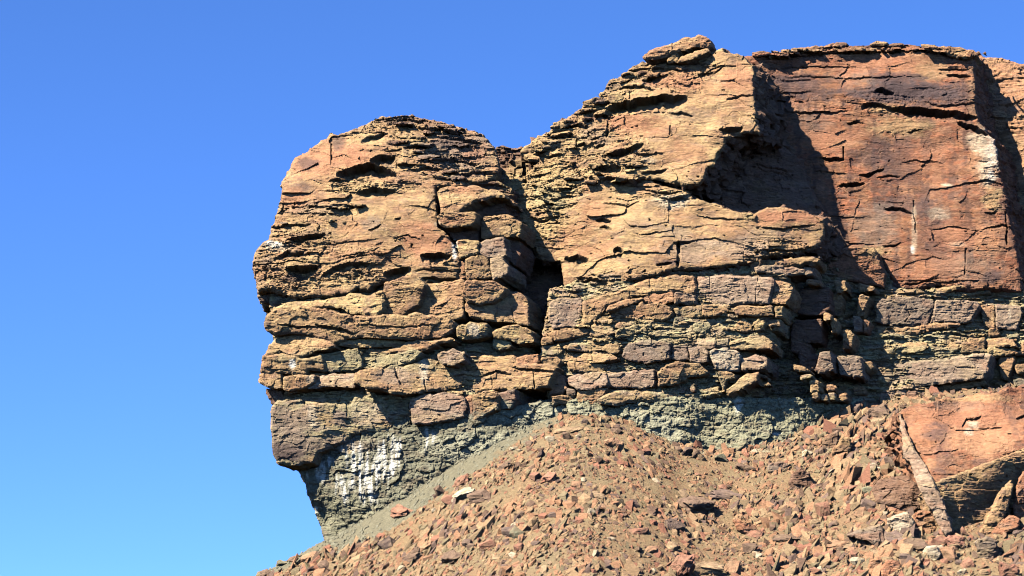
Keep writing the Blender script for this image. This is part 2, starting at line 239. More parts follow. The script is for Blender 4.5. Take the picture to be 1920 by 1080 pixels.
# ------------------------------------------------------------------ relief features traced on the faces: overhang lips and cracks
LIPS = [  # path of the lip, height of the hollow under it (px), depth (m)
    ([(630, 322), (671, 311), (696, 307), (718, 312), (745, 327)], 24, 2.0), ([(693, 298), (716, 290), (742, 292)], 15, 1.6), ([(617, 339), (640, 334), (660, 332)], 9, .8),
    ([(668, 359), (704, 351), (742, 357)], 15, 1.2), ([(536, 449), (571, 442), (610, 436)], 13, 1.3), ([(505, 423), (543, 422), (584, 419)], 7, .6), ([(677, 262), (704, 253), (730, 249)], 12, .9),
    ([(756, 276), (780, 271), (808, 274)], 11, .7), ([(719, 281), (756, 279)], 5, .5), ([(513, 482), (524, 478), (538, 469), (556, 472), (582, 471)], 13, 1.1), ([(536, 501), (571, 500), (596, 496)], 24, 1.7),
    ([(602, 515), (627, 499), (654, 493), (693, 492)], 12, 1.0), ([(719, 510), (745, 503), (772, 500)], 20, 1.5), ([(788, 478), (821, 474), (846, 478)], 18, 1.6), ([(776, 507), (800, 504), (862, 508)], 5, .4),
    ([(786, 522), (830, 520), (864, 523)], 8, .8), ([(640, 482), (680, 474), (712, 466)], 4, .35), ([(560, 455), (620, 458), (680, 450)], 4, .3), ([(690, 432), (715, 421)], 6, .5), ([(740, 411), (752, 407)], 5, .5),
    ([(736, 446), (765, 440), (790, 448)], 4, .35), ([(530, 385), (580, 388), (640, 384), (690, 389)], 4, .35), ([(540, 402), (600, 399), (650, 404)], 4, .35), ([(760, 235), (820, 240), (880, 250)], 7, .6), ([(720, 226), (760, 222), (800, 230)], 5, .5),
    ([(800, 300), (850, 296), (900, 306)], 10, .7), ([(820, 255), (870, 260), (905, 268)], 10, .7), ([(860, 325), (890, 320), (930, 322)], 9, .8), ([(770, 320), (800, 312), (830, 318)], 9, .7),
    # buttress
    ([(1135, 206), (1174, 190), (1214, 183), (1245, 179), (1262, 182), (1290, 180)], 24, 2.0), ([(1203, 150), (1220, 146), (1240, 147)], 11, .9), ([(1078, 272), (1095, 268), (1110, 272)], 9, .9), ([(1112, 272), (1135, 268)], 8, .7),
    ([(1128, 290), (1171, 280), (1207, 270)], 17, 1.2), ([(1114, 315), (1140, 309), (1166, 312)], 14, 1.2), ([(1128, 336), (1145, 331), (1165, 333)], 10, .8), ([(1348, 243), (1372, 239), (1393, 238)], 12, 1.2),
    ([(1203, 324), (1225, 320), (1253, 316)], 8, .6), ([(1362, 185), (1390, 178), (1416, 176)], 5, .45), ([(1255, 212), (1275, 210), (1300, 216)], 6, .5), ([(1060, 240), (1085, 232), (1110, 238)], 8, .8), ([(1040, 255), (1060, 250), (1080, 256)], 7, .7),
    ([(1105, 215), (1130, 214), (1150, 222)], 7, .7), ([(1160, 165), (1190, 160), (1230, 166)], 8, .8), ([(1180, 130), (1230, 126), (1290, 134)], 6, .6), ([(1250, 120), (1300, 116), (1350, 124)], 5, .5), ([(1310, 137), (1340, 133), (1360, 122)], 5, .5),
    ([(1150, 466), (1158, 463), (1169, 470)], 17, 1.0), ([(1117, 413), (1130, 408), (1146, 414)], 9, .8), ([(1124, 428), (1135, 423), (1147, 427)], 7, .7), ([(1058, 482), (1080, 479), (1104, 485)], 15, 1.3), ([(1083, 519), (1115, 521), (1140, 529)], 12, 1.2),
    ([(1262, 455), (1280, 452), (1303, 451)], 6, .7), ([(1408, 472), (1450, 466), (1500, 468), (1530, 462)], 5, .7), ([(1420, 481), (1470, 476), (1520, 474)], 5, .8), ([(1300, 402), (1350, 408), (1400, 412)], 4, .35), ([(1410, 424), (1470, 428), (1530, 420)], 5, .5),
    ([(1000, 365), (1040, 372), (1075, 364)], 5, .5), ([(1000, 383), (1040, 392), (1080, 380)], 5, .5), ([(1010, 350), (1050, 356), (1085, 349)], 4, .4), ([(990, 405), (1020, 412), (1050, 404)], 5, .5), ([(1050, 300), (1075, 305), (1095, 299)], 6, .6), ([(1200, 350), (1240, 362), (1280, 360)], 5, .6), ([(1240, 372), (1262, 374), (1290, 370)], 5, .5),
    ([(1130, 380), (1175, 385), (1200, 376)], 4, .4), ([(1190, 440), (1230, 436), (1262, 432)], 3, .3), ([(1000, 285), (1030, 292), (1060, 286)], 6, .7),
    # back wall
    ([(1663, 201), (1700, 203), (1725, 203), (1779, 207), (1832, 219)], 17, 1.9), ([(1795, 226), (1830, 237), (1853, 252)], 10, 1.4), ([(1640, 169), (1652, 165), (1676, 175)], 9, 1.2), ([(1774, 140), (1800, 138), (1822, 141)], 6, .9), ([(1758, 129), (1790, 127), (1822, 127)], 4, .4),
    ([(1470, 209), (1530, 210), (1590, 207)], 5, .5), ([(1588, 230), (1602, 228), (1620, 231)], 5, .7), ([(1540, 295), (1560, 296), (1584, 297)], 6, .9), ([(1571, 348), (1600, 343), (1622, 344)], 7, 1.0), ([(1611, 328), (1635, 322), (1658, 315)], 7, .9), ([(1644, 333), (1665, 329), (1688, 330)], 4, .5),
    ([(1658, 389), (1690, 388), (1712, 399)], 6, .8), ([(1455, 146), (1520, 143), (1600, 146), (1730, 142)], 3, .35), ([(1846, 397), (1871, 395)], 5, .5), ([(1655, 461), (1690, 454)], 4, .5), ([(1615, 196), (1640, 192), (1668, 200)], 10, 1.0), ([(1730, 190), (1760, 196), (1830, 192)], 5, .4),
    ([(1700, 248), (1730, 243)], 3, .5), ([(1690, 305), (1720, 300), (1770, 306)], 3, .35), ([(1800, 345), (1850, 336), (1885, 345)], 5, .5), ([(1420, 112), (1480, 106), (1560, 98), (1640, 96), (1720, 94), (1800, 103)], 4, .5), ([(1440, 128), (1520, 124), (1620, 126)], 3, .3),
    ([(1690, 535), (1720, 530), (1760, 520)], 4, .5), ([(1840, 430), (1880, 420), (1905, 428)], 4, .5), ([(1740, 430), (1790, 424), (1850, 436)], 3, .3),
    # fallen boulder
    ([(1803, 798), (1812, 785), (1840, 782)], 12, .7), ([(1835, 805), (1880, 800)], 3, .4), ([(1905, 785), (1925, 775)], 8, .6), ([(1730, 855), (1760, 846), (1800, 842)], 4, .4), ([(1880, 852), (1925, 838)], 3, .3),
    # courses
    ([(590, 606), (640, 615), (665, 622)], 7, .8), ([(520, 606), (560, 610), (600, 612)], 5, .5), ([(670, 607), (740, 612), (820, 609)], 4, .3), ([(640, 694), (700, 689), (740, 684)], 4, .5), ([(590, 728), (625, 722), (668, 728)], 0, 0),
    ([(900, 700), (930, 694), (960, 702)], 6, .5), ([(960, 690), (1000, 694), (1040, 700)], 6, .6), ([(1700, 700), (1720, 698)], 4, .4),
]
CRACKS = [  # polyline, width px, depth m
    ([(621, 270), (622, 308)], 3, .7), ([(982, 308), (984, 345)], 5, 1.2), ([(1273, 456), (1274, 480), (1270, 498)], 6, .9), ([(1233, 497), (1255, 494), (1270, 492)], 4, .6), ([(1582, 276), (1582, 298)], 3, .7), ([(1712, 376), (1714, 400), (1719, 436)], 2.5, .4),
    ([(1886, 398), (1889, 430), (1888, 458)], 3.5, .8), ([(1812, 466), (1810, 514)], 2.5, .4), ([(740, 690), (744, 705), (752, 722)], 3, .5), ([(796, 712), (798, 740)], 2, .3), ([(1142, 222), (1138, 255)], 4, .9), ([(1136, 255), (1110, 262)], 3, .5),
    ([(1258, 235), (1256, 252)], 3, .5), 
    ([(700, 540), (712, 556)], 6, .6), 
    ([(1650, 855), (1650, 856)], 0, 0), ([(1752, 563), (1752, 590), (1742, 604)], 2, .3), ([(1700, 575), (1708, 590), (1697, 602)], 2, .3), ([(650, 760), (652, 800)], 2, .2), ([(766, 756), (772, 796)], 2.5, .4), ([(920, 700), (925, 725)], 2, .3), ([(1000, 700), (1003, 728)], 2.5, .5), ([(1330, 518), (1332, 568)], 1.5, .2), ([(1420, 522), (1416, 568)], 1.5, .25), ([(1180, 548), (1184, 566)], 1.5, .2)]
def carve(d, u, v, X, Z):
    wob = 2.4 * noise(X * 0.9, Z * 0.9, X * 0, 41) + 1.5 * noise(X * 2.4, Z * 1.2, X * 0, 42)
    for path, H, D in LIPS:
        if H <= 0: continue
        pu = [p[0] for p in path]; pv = [p[1] for p in path]
        m = (u > pu[0]) & (u < pu[-1]) & (v > min(pv) - 16) & (v < max(pv) + H * 1.3 + 4)
        if not m.any(): continue
        um = u[m]; s = (um - pu[0]) / (pu[-1] - pu[0]); tp = np.clip(4 * s * (1 - s), 0, 1) ** 0.5
        t = v[m] - np.interp(um, pu, pv) - wob[m]
        h = np.maximum(H * (0.35 + 0.65 * tp) * (1 + 0.12 * wob[m]), 1)
        rec = np.where((t > 0) & (t < h), tp * D * 1.15 * smooth(0, np.minimum(5.0, .4 * h), t) * (1 - np.clip(t / h, 0, 1)) ** 0.7, 0)
        out = np.where(t <= 0, -0.18 * D * tp * np.exp(t / 7.0), 0)
        d[m] += rec + out
    for path, w, D in CRACKS:
        if w <= 0: continue
        a0 = np.array([p[0] for p in path], float); a1 = np.array([p[1] for p in path], float)
        m = (u > a0.min() - 12) & (u < a0.max() + 12) & (v > a1.min() - 12) & (v < a1.max() + 12)
        if not m.any(): continue
        um, vm = u[m] + 0.8 * wob[m], v[m]; best = np.full(um.shape, 99.0)
        for i in range(len(path) - 1):
            ax, ay, bx, by = a0[i], a1[i], a0[i+1], a1[i+1]; L2 = (bx-ax)**2 + (by-ay)**2 + 1e-6
            t = np.clip(((um - ax) * (bx - ax) + (vm - ay) * (by - ay)) / L2, 0, 1)
            best = np.minimum(best, np.hypot(um - ax - t * (bx - ax), vm - ay - t * (by - ay)))
        d[m] += D * smooth(w * 0.75, w * 0.25, best) * np.clip(.55 + .9 * noise(X[m] * 1.5, Z[m] * 1.5, X[m] * 0, 44), .1, 1)
    return d
ROUGH = [(850,275,110,60,1),(770,235,110,26,1),(560,450,80,30,.6),(600,390,90,16,.8),(690,352,90,14,.9),(520,510,50,36,.8),(650,520,100,24,.7),(580,350,50,30,-.5),(620,295,60,28,-.8),(750,400,70,40,-.8),(700,440,80,24,-.5),(800,440,40,40,-.8),
 (1100,225,100,50,1),(1060,270,70,40,1),(1230,128,130,26,1),(1150,295,80,40,.9),(1040,355,80,60,.9),(1470,470,90,22,1),(1380,160,50,50,-1),(1200,235,80,26,-1),(1330,210,60,30,-.8),(1290,290,60,30,-.6),(1150,420,80,60,-1),(1320,440,110,50,-1),(1470,405,50,12,-.8),
 (1640,190,60,20,.8),(1860,360,40,40,.8),(1640,92,260,9,1),(1800,535,140,12,.8),(1600,270,120,40,-.6),(1740,400,140,100,-.6),(1560,150,100,36,-.4)]
def rough_map(u, v, X, Z):
    n = .5 * noise(X * .5, Z * .9, X * 0, 64); m = 0.32 + .7 * noise(X * .16, Z * .32, X * 0, 65)
    for cu, cv, ru, rv, s in ROUGH:
        k = (np.abs(u - cu) < ru * 2) & (np.abs(v - cv) < rv * 2)
        if k.any(): m[k] += s * smooth(1.5, .4, np.sqrt(((u[k] - cu) / ru) ** 2 + ((v[k] - cv) / rv) ** 2) + n[k])
    return np.clip(m, 0.03, 1.1)
def relief(style, amp, u, v, X, Y, Z):
    wx = X + 0.5 * noise(X * .7, Z * .7, Y * 0, 21); wz = Z + 0.25 * noise(X * .5, Z * .9, Y * 0, 22)
    if style == 'shale':
        f1, e1, i1 = facets(wx / 1.3, wz / 1.1, 300, .4); f2, e2, i2 = facets(wx / .5, wz / .42, 310, .3)
        rg = 1 - np.abs(fbm(X * .8, Z * .95, Y, 62, 4, .5))
        d = 0.5 * f1 + 0.26 * f2 + 0.12 * smooth(0.15, 0.0, e1) + 0.06 * smooth(0.12, 0.0, e2) + 0.26 * fbm(X * .9, Z * 1.3, Y, 23, 5, .6) + .22 * rg
        hv, hf = beds(wz * 2.2, 3); return amp * (d + 0.10 * (hv - .5))
    if style == 'rubble':
        f1, e1, i1 = facets(wx / 1.5, wz / .42, 320, .3); f2, e2, i2 = facets(wx / .6, wz / .17, 330, .3)
        hv, hf = beds((wz + .25 * noise(X * .3, Z * .3, Y, 66)) * 3.2, 4)
        d = 0.30 * f1 + 0.18 * f2 + .30 * (hv - .5 + .7 * noise(X * .7, Z * .6, Y * 0, 67)) + .12 * smooth(.22, 0, hf) + 0.08 * smooth(0.06, 0.0, e1) + 0.10 * fbm(X * .8, Z * 1.6, Y, 24, 4, .6)
        return amp * d
    if style == 'block':
        b1, c1, _ = facets(wx / 1.5 + 3, wz / .8, 370, .5); b2, c2, _ = facets(wx / .55, wz / .3, 380, .45)
        mk = smooth(-.1, .4, noise(X * .6, Z * .9, Y, 35))
        hv, hf = beds((wz + .3 * noise(X * .4, Z * .4, Y, 36)) * 4.0, 7)
        return amp * (0.20 * b1 + 0.13 * b2 * (.35 + .65 * mk) + .10 * (hv - .5 + .6 * noise(X * 1.2, Z, Y, 37)) * (.4 + mk) + .08 * smooth(.2, 0, hf) * mk + .05 * smooth(.05, 0, c1)
                      + .10 * fbm(X * .7, Z * .9, Y, 38, 3) + .045 * fbm(X * 3, Z * 4.5, Y, 39, 3, .6) + .2 * smooth(.62, .8, noise(X * 1.7, Z * 3.4, Y, 33)))
    f1, e1, i1 = facets(wx / 3.8, wz / 1.5, 340, .6, .55); f2, e2, i2 = facets(wx / 1.25 + 5, wz / .55, 350, .4); f3, e3, i3 = facets(wx / .5, wz / .22, 360, .4)
    msk = rough_map(u, v, X, Z); msk2 = msk * (.5 + .8 * smooth(-.3, .3, noise(X * .35 + 7, Z * .6, Y * .2, 26)))
    dip = noise(X * .12, Z * .12, Y * 0, 27)
    hv, hf = beds((wz + 1.2 * dip) * 2.4, 7); h2, g2 = beds((wz + 1.2 * dip + .1 * noise(X * .6, Z, Y, 28)) * 5.5, 9)
    k = 0.75 if style == 'wall' else 1.0
    broken = noise(X * .8, Z * .5, Y * 0, 29)
    bed = (hv - .5 + .5 * broken) * 0.34 + 0.16 * smooth(.22, 0, hf)
    bed2 = (h2 - .5 + .5 * noise(X * 1.6, Z, Y * 0, 30)) * 0.17 + 0.07 * smooth(.3, 0, g2)
    d = k * (0.40 * f1 + f2 * (.07 + .24 * msk2) + f3 * (.01 + .06 * msk) + .62 * msk * bed + .7 * msk2 * bed2) + 0.06 * smooth(.04, 0, e1) * k * msk
    d = d + 0.22 * fbm(X * .3, Z * .42, Y * .3, 31, 2) + (.025 + .06 * msk) * fbm(X * 2.2, Z * 3.2, Y, 32, 3, .6)
    pits = noise(X * 1.9, Z * 3.6, Y * 0, 33); d = d + 0.32 * k * smooth(.58, .72, pits) * smooth(-.1, .3, noise(X * .3, Z * .3, Y * 0, 34))
    return amp * d

# ------------------------------------------------------------------ building one piece of rock: traced front, real thickness behind it
def resample(poly, step=1.0, wob=1.3, seed=0, angular=False):
    P = np.array(poly, float); n = len(P)
    # one pass of corner cutting, then even spacing, then a ragged outline
    Q = []
    for i in range(n):
        a, b = P[i], P[(i + 1) % n]; L = np.hypot(*(b - a)); c = min(0.25, 2.0 / max(L, 1))
        Q += [a + (b - a) * c, a + (b - a) * (1 - c)]
    Q = np.array(Q + [Q[0]]); seg = np.hypot(*np.diff(Q, axis=0).T); s = np.r_[0, np.cumsum(seg)]
    t = np.arange(0, s[-1], step); x = np.interp(t, s, Q[:, 0]); y = np.interp(t, s, Q[:, 1])
    z = x * 0 + seed
    if angular:
        r = np.random.default_rng(int(abs(seed) * 100)); m = max(int(s[-1] / 6.5), 5); k = np.sort(r.random(m)) * s[-1]
        ox, oy = r.normal(0, wob, m), r.normal(0, wob, m)
        x = x + np.interp(t, k, ox, period=s[-1]); y = y + np.interp(t, k, oy, period=s[-1]); wob = wob * .45
    x2 = x + wob * (1.0 * noise(x / 14, y / 14, z, 51) + .7 * noise(x / 5, y / 5, z, 52) + .5 * noise(x / 2.2, y / 2.2, z, 53))
    y2 = y + wob * (1.0 * noise(x / 16, y / 10, z, 54) + .7 * noise(x / 6, y / 4, z, 55) + .4 * noise(x / 2.2, y / 2.2, z, 56))
    return x2, y2
def macro(ctrl, u, v):
    """smooth depth between control points (u, v, y)"""
    if not isinstance(ctrl, (list, tuple)): return np.full(u.shape, float(ctrl))
    num = 0; den = 0
    for cu, cv, cy in ctrl:
        w = 1.0 / (((u - cu) ** 2 + (v - cv) ** 2) / 100.0 + 12) ** 1.6
        num = num + w * cy; den = den + w
    return num / den
def mesh_object(name, verts, quads, cols, mat, parent=None, tris=None):
    c = verts.mean(0); me = bpy.data.meshes.new(name); v = verts - c
    me.vertices.add(len(v)); me.vertices.foreach_set('co', v.astype(np.float32).ravel())
    k = quads.shape[1]
    me.loops.add(quads.size); me.loops.foreach_set('vertex_index', quads.astype(np.int32).ravel())
    me.polygons.add(len(quads)); me.polygons.foreach_set('loop_start', np.arange(0, quads.size, k, dtype=np.int32))
    me.update(calc_edges=True); me.validate(); me.shade_flat()
    ca = me.color_attributes.new('rock', 'FLOAT_COLOR', 'POINT')
    ca.data.foreach_set('color', np.c_[cols, np.ones(len(cols))].astype(np.float32).ravel())
    me.materials.append(mat)
    o = bpy.data.objects.new(name, me); sc.collection.objects.link(o)
    if parent is not None:
        o.parent = parent; o.location = Vector(c) - parent.location
    else:
        o.location = Vector(c)
    return o
PIECE_SEED = [0]
def piece(name, poly, y, parent, style='rock', base='tan', T=3.0, dx=0.35, dzb=0.0, rnd=0.25, step=1.5, amp=1.0, wob=1.3, mat=None, carved=True, jit=0.12, ring=0.3, tilt=True, side=None, wide=False):
    PIECE_SEED[0] += 1; sd = PIECE_SEED[0] * 3.7
    if style == 'block' and wide:
        pc = np.array(poly, float); c0 = pc.mean(0); ex = np.ptp(pc, 0) + 1e-6; poly = c0 + (pc - c0) * (1 + 2.0 / ex)
    bx, by = resample(poly, 1.0, wob, sd, style == 'block')
    u0, u1, v0, v1 = bx.min() - 2 * step, bx.max() + 2 * step, by.min() - 2 * step, by.max() + 2 * step
    nu, nv = int((u1 - u0) / step) + 1, int((v1 - v0) / step) + 1
    gu = u0 + step * np.arange(nu); gv = v0 + step * np.arange(nv)
    inside = np.zeros((nv, nu), bool)
    x2, y2 = np.roll(bx, -1), np.roll(by, -1)
    for j, vv in enumerate(gv):
        m = (by <= vv) != (y2 <= vv)
        if m.any():
            xs = np.sort(bx[m] + (vv - by[m]) / (y2[m] - by[m]) * (x2[m] - bx[m]))
            for a in range(0, len(xs) - 1, 2): inside[j, (gu > xs[a]) & (gu < xs[a + 1])] = True
    R = int(max(rnd / 0.05, 6) / step) + 2
    dist = np.full((nv, nu), 1e9); near = np.zeros((nv, nu), int)
    for k in range(len(bx)):
        cu, cv = int((bx[k] - u0) / step), int((by[k] - v0) / step)
        a, b, c, d_ = max(cu - R, 0), min(cu + R + 2, nu), max(cv - R, 0), min(cv + R + 2, nv)
        dd = (gu[None, a:b] - bx[k]) ** 2 + (gv[c:d_, None] - by[k]) ** 2
        w = dist[c:d_, a:b]; m = dd < w; w[m] = dd[m]; near[c:d_, a:b][m] = k
    dist = np.sqrt(np.minimum(dist, (R * step) ** 2))
    cell = inside[:-1, :-1] & inside[1:, :-1] & inside[:-1, 1:] & inside[1:, 1:]
    used = np.zeros((nv, nu), bool)
    used[:-1, :-1] |= cell; used[1:, :-1] |= cell; used[:-1, 1:] |= cell; used[1:, 1:] |= cell
    idx = np.full((nv, nu), -1); idx[used] = np.arange(used.sum())
    U, V = np.meshgrid(gu, gv); bnd = np.zeros((nv, nu), bool)
    cp = np.pad(cell, 1)
    full = cp[:-1, :-1] & cp[1:, :-1] & cp[:-1, 1:] & cp[1:, 1:]
    bnd = used & ~full
    mv = bnd & (dist < 2.2 * step)
    U = np.where(mv, bx[near], U); V = np.where(mv, by[near], V); dist = np.where(mv, 0, dist)
    u = U[used]; v = V[used]; ds = dist[used] * 0.05
    y0 = macro(y, u, v) + (WALL_SHIFT if parent is not None and parent in (WALL, FARW, BIG, LEAN) else 0)
    X, Y, Z = point(u, v, y0)
    d = relief(style, amp, u, v, X, Y + sd * (0.0 if not tilt else 0.13), Z)
    if style in ('block',) and tilt:
        r = random.Random(int(sd * 10)); d = d + (u - u.mean()) * 0.05 * r.uniform(-.3, .3) + (v - v.mean()) * 0.05 * r.uniform(-.2, .45)
    if carved: d = carve(d, u, v, X, Z)
    q = 1 - np.clip(ds / rnd, 0, 1); d = d + rnd * (q if style == 'block' else (1 - np.sqrt(np.maximum(1 - q * q, 0)))) * np.clip(1 + 1.1 * noise(X * 1.6, Z * 1.6, Y, 57), .1, 2.2)
    P = np.c_[X, Y + d, Z]
    col = rock_colour(style, base, u, v, X, Y, Z)
    q_ = np.argwhere(cell)
    quads = np.c_[idx[q_[:, 0], q_[:, 1]], idx[q_[:, 0] + 1, q_[:, 1]], idx[q_[:, 0] + 1, q_[:, 1] + 1], idx[q_[:, 0], q_[:, 1] + 1]]
    # boundary edges
    E = []
    up = cp[:-1, 1:-1]; dn = cp[1:, 1:-1]; m = up != dn; a = np.argwhere(m)
    for_dn = dn[m]; e = np.c_[idx[a[:, 0], a[:, 1]], idx[a[:, 0], a[:, 1] + 1]]; e[~for_dn] = e[~for_dn][:, ::-1]; E.append(e)
    lf = cp[1:-1, :-1]; rt = cp[1:-1, 1:]; m = lf != rt; a = np.argwhere(m); fr = rt[m]
    e = np.c_[idx[a[:, 0] + 1, a[:, 1]], idx[a[:, 0], a[:, 1]]]; e[~fr] = e[~fr][:, ::-1]; E.append(e)
    E = np.concatenate(E)
    bi = np.unique(E); rmap = np.full(len(P), -1); rmap[bi] = np.arange(len(bi))
    ts = []; t = 0.0; dt = ring
    while t < T: t += dt; dt *= 1.12 if t > 4 else 1.0; ts.append(min(t, T))
    allP = [P]; allC = [col]; allQ = [quads]; prev = bi; off = len(P); B = P[bi]
    cu_, cz_ = B[:, 0].mean(), B[:, 2].mean()
    for k, t in enumerate(ts):
        x = B[:, 0] + dx * t; yy = np.maximum(B[:, 1], 0 * B[:, 1] + B[:, 1]) + t; z = B[:, 2] + dzb * t
        na = noise(x * .6, yy * .8, z * 1.3, 58) * 1.5 + noise(x * 2.2, yy * 2.2, z * 4, 59); nb = noise(x * .8, yy * .9, z * .9, 60) * 1.5 + noise(x * 2.4, yy * 2.2, z * 2.4, 61)
        g = min(t / 0.6, 1) * jit * (1 + min(t, 6) * .25)
        x = x + na * g; z = z + nb * g
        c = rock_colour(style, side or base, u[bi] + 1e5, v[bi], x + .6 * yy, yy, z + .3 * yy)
        allP.append(np.c_[x, yy, z]); allC.append(c)
        cur = off + np.arange(len(bi)); pe = prev if k == 0 else prev
        pa = (E if k == 0 else off - len(bi) + rmap[E])
        ca = off + rmap[E]
        allQ.append(np.c_[pa[:, 1], pa[:, 0], ca[:, 0], ca[:, 1]]); off += len(bi)
    return mesh_object(name, np.concatenate(allP), np.concatenate(allQ), np.concatenate(allC), mat or M_ROCK, parent)
def thing(name, loc, label, cat=None, kind=None, group=None):
    o = bpy.data.objects.new(name, None); sc.collection.objects.link(o); o.location = loc; o['label'] = label
    if cat: o['category'] = cat
    if kind: o['kind'] = kind
    if group: o['group'] = group
    return o
def at(u, v, y): return Vector([float(a) for a in point(u, v, y)])

BIG = LEAN = None; WALL_SHIFT = -3.0
G = 'sandstone cliffs standing behind the talus slope'
HEAD = thing('cliff', at(740, 880, 6), 'rounded tan sandstone headland at the left end of the cliff, standing on grey shale', 'cliff', 'structure', G)
BUTT = thing('cliff', at(1280, 760, 6), 'tall sandstone buttress with a deep shaded alcove, topped by a loose slab', 'cliff', 'structure', G)
WALL = thing('cliff', at(1700, 740, 16), 'flat topped red sandstone wall with dark varnish and a white streak, behind the buttress', 'cliff', 'structure', G)
FARW = thing('cliff', at(1900, 640, 22), 'far sandstone corner beyond the shaded edge of the red wall', 'cliff', 'structure', G)

# ------------------------------------------------------------------ the big masses
piece('rock_face', [(484,545),(478,520),(474,505),(473,490),(478,470),(487,458),(500,448),(507,436),(506,425),(514,415),(516,402),(522,385),(524,372),(528,355),(527,340),(536,325),(541,312),(552,292),(570,283),(585,275),(600,264),(620,250),(640,246),(670,236),(690,228),(710,217),(735,214),(765,211),(790,217),(815,224),(840,230),(860,236),(885,241),(905,250),(918,262),(928,274),(933,290),(936,305),(937,320),(928,335),(905,345),(862,350),(830,350),(817,352),(818,378),(824,400),(820,422),(846,446),(864,482),(864,500),(862,526),(800,530),(755,524),(715,530),(690,546),(671,541),(654,549),(620,556),(597,557),(565,557),(530,550),(504,541)],
      [(480,490,2.2),(520,400,2.5),(535,320,4),(600,268,4.5),(700,228,5.5),(780,222,6),(870,245,4.6),(920,290,3.8),(932,325,2.8),(560,360,1.2),(620,320,.8),(700,300,1.2),(800,300,1.9),(870,320,2.6),(600,420,.2),(700,420,-.2),(790,400,-.2),(560,500,-.2),(680,500,-.2),(820,470,-.3),(850,380,0),(850,510,.2),(500,540,1.0),(760,350,.8),(650,540,.2)],
      HEAD, T=16, dx=0.0, rnd=.5, amp=1.15, wob=2.0)
piece('rock_face', [(985,330),(960,335),(935,350),(925,365),(950,400),(984,436),(1008,482),(1030,488),(1053,488),(1055,520),(1064,552),(1092,557),(1115,548),(1136,531),(1167,530),(1211,519),(1267,508),(1322,503),(1378,497),(1408,491),(1442,480),(1494,472),(1530,466),(1548,440),(1545,410),(1520,398),(1480,388),(1440,385),(1412,401),(1380,396),(1340,380),(1300,372),(1285,356),(1240,346),(1215,330),(1190,300),(1100,270),(1020,285)],
      [(940,355,7),(985,330,7),(1000,420,5.5),(1040,460,5),(1040,380,4.2),(1090,300,3.6),(1100,400,2),(1075,520,2.6),(1150,340,2.4),(1180,450,.4),(1250,370,1.0),(1250,470,-.2),(1350,450,-.3),(1340,390,.8),(1440,400,.4),(1440,460,0),(1520,405,1.2),(1535,450,1.8),(1200,520,-.2),(1400,480,.1)],
      BUTT, T=9, side='brown', jit=.32, dx=0.42, rnd=.32, amp=1.15, wob=1.6)  # brown sides and underside: shade deepened through the colour
piece('rock_face', [(1003,262),(1008,252),(1030,246),(1038,232),(1058,222),(1072,213),(1090,201),(1097,190),(1124,186),(1122,173),(1136,165),(1140,152),(1160,143),(1180,130),(1188,119),(1205,115),(1250,114),(1290,108),(1325,99),(1340,94),(1356,87),(1360,97),(1388,101),(1400,108),(1414,124),(1415,180),(1420,235),(1426,248),(1395,248),(1375,253),(1361,262),(1355,278),(1345,291),(1340,310),(1326,316),(1320,335),(1310,348),(1270,345),(1232,336),(1205,332),(1180,340),(1150,332),(1120,342),(1095,330),(1060,310),(1020,300),(985,300),(975,285),(985,273)],
      [(990,285,6.5),(1040,240,5.5),(1100,200,4.6),(1140,160,4.5),(1200,118,4.2),(1300,105,3.2),(1390,105,1.8),(1060,300,4.2),(1110,330,2.6),(1120,250,3.0),(1200,200,1.3),(1200,320,.6),(1290,160,1.2),(1290,250,.2),(1380,180,.1),(1415,160,.0),(1415,240,-.5),(1310,340,-.5),(1360,260,-.6),(1160,300,1.4)],
      BUTT, T=12, side='brown', jit=.32, dx=0.42, rnd=.3, amp=1.15, wob=2.0)  # roof and side in rusty brown, darker than the front to suit their shade
# back of the alcove, the shaded slot and the side of the buttress; dark base deepens their shade
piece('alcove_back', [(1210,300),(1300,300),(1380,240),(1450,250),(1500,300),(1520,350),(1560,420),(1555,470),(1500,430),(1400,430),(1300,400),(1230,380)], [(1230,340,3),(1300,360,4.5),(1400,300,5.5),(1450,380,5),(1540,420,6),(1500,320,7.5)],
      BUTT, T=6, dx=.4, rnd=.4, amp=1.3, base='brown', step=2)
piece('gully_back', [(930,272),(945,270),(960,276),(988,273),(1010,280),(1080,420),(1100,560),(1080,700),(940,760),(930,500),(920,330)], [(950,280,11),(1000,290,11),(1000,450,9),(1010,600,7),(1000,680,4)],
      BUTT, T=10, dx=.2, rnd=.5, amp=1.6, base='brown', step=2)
piece('rock_face', [(1380,108),(1397,103),(1440,99),(1480,95),(1515,89),(1550,83),(1600,84),(1650,81),(1700,82),(1750,87),(1800,92),(1824,97),(1831,102),(1830,150),(1832,215),(1845,238),(1865,258),(1872,290),(1880,330),(1888,370),(1893,400),(1905,450),(1912,490),(1917,520),(1918,546),(1880,543),(1850,541),(1800,546),(1760,533),(1730,543),(1700,545),(1680,546),(1668,520),(1650,490),(1637,468),(1600,470),(1560,480),(1500,460),(1440,300),(1400,200)],
      [(1400,120,12),(1500,110,13),(1640,90,13.5),(1800,100,13),(1500,250,12),(1600,400,12),(1650,180,11.6),(1700,300,12),(1820,200,11),(1750,450,11),(1850,500,10.5),(1900,480,10.6),(1640,520,12),(1870,330,11)],
      WALL, style='wall', base='red', T=16, dx=.5, rnd=.45, amp=.95, wob=1.6)
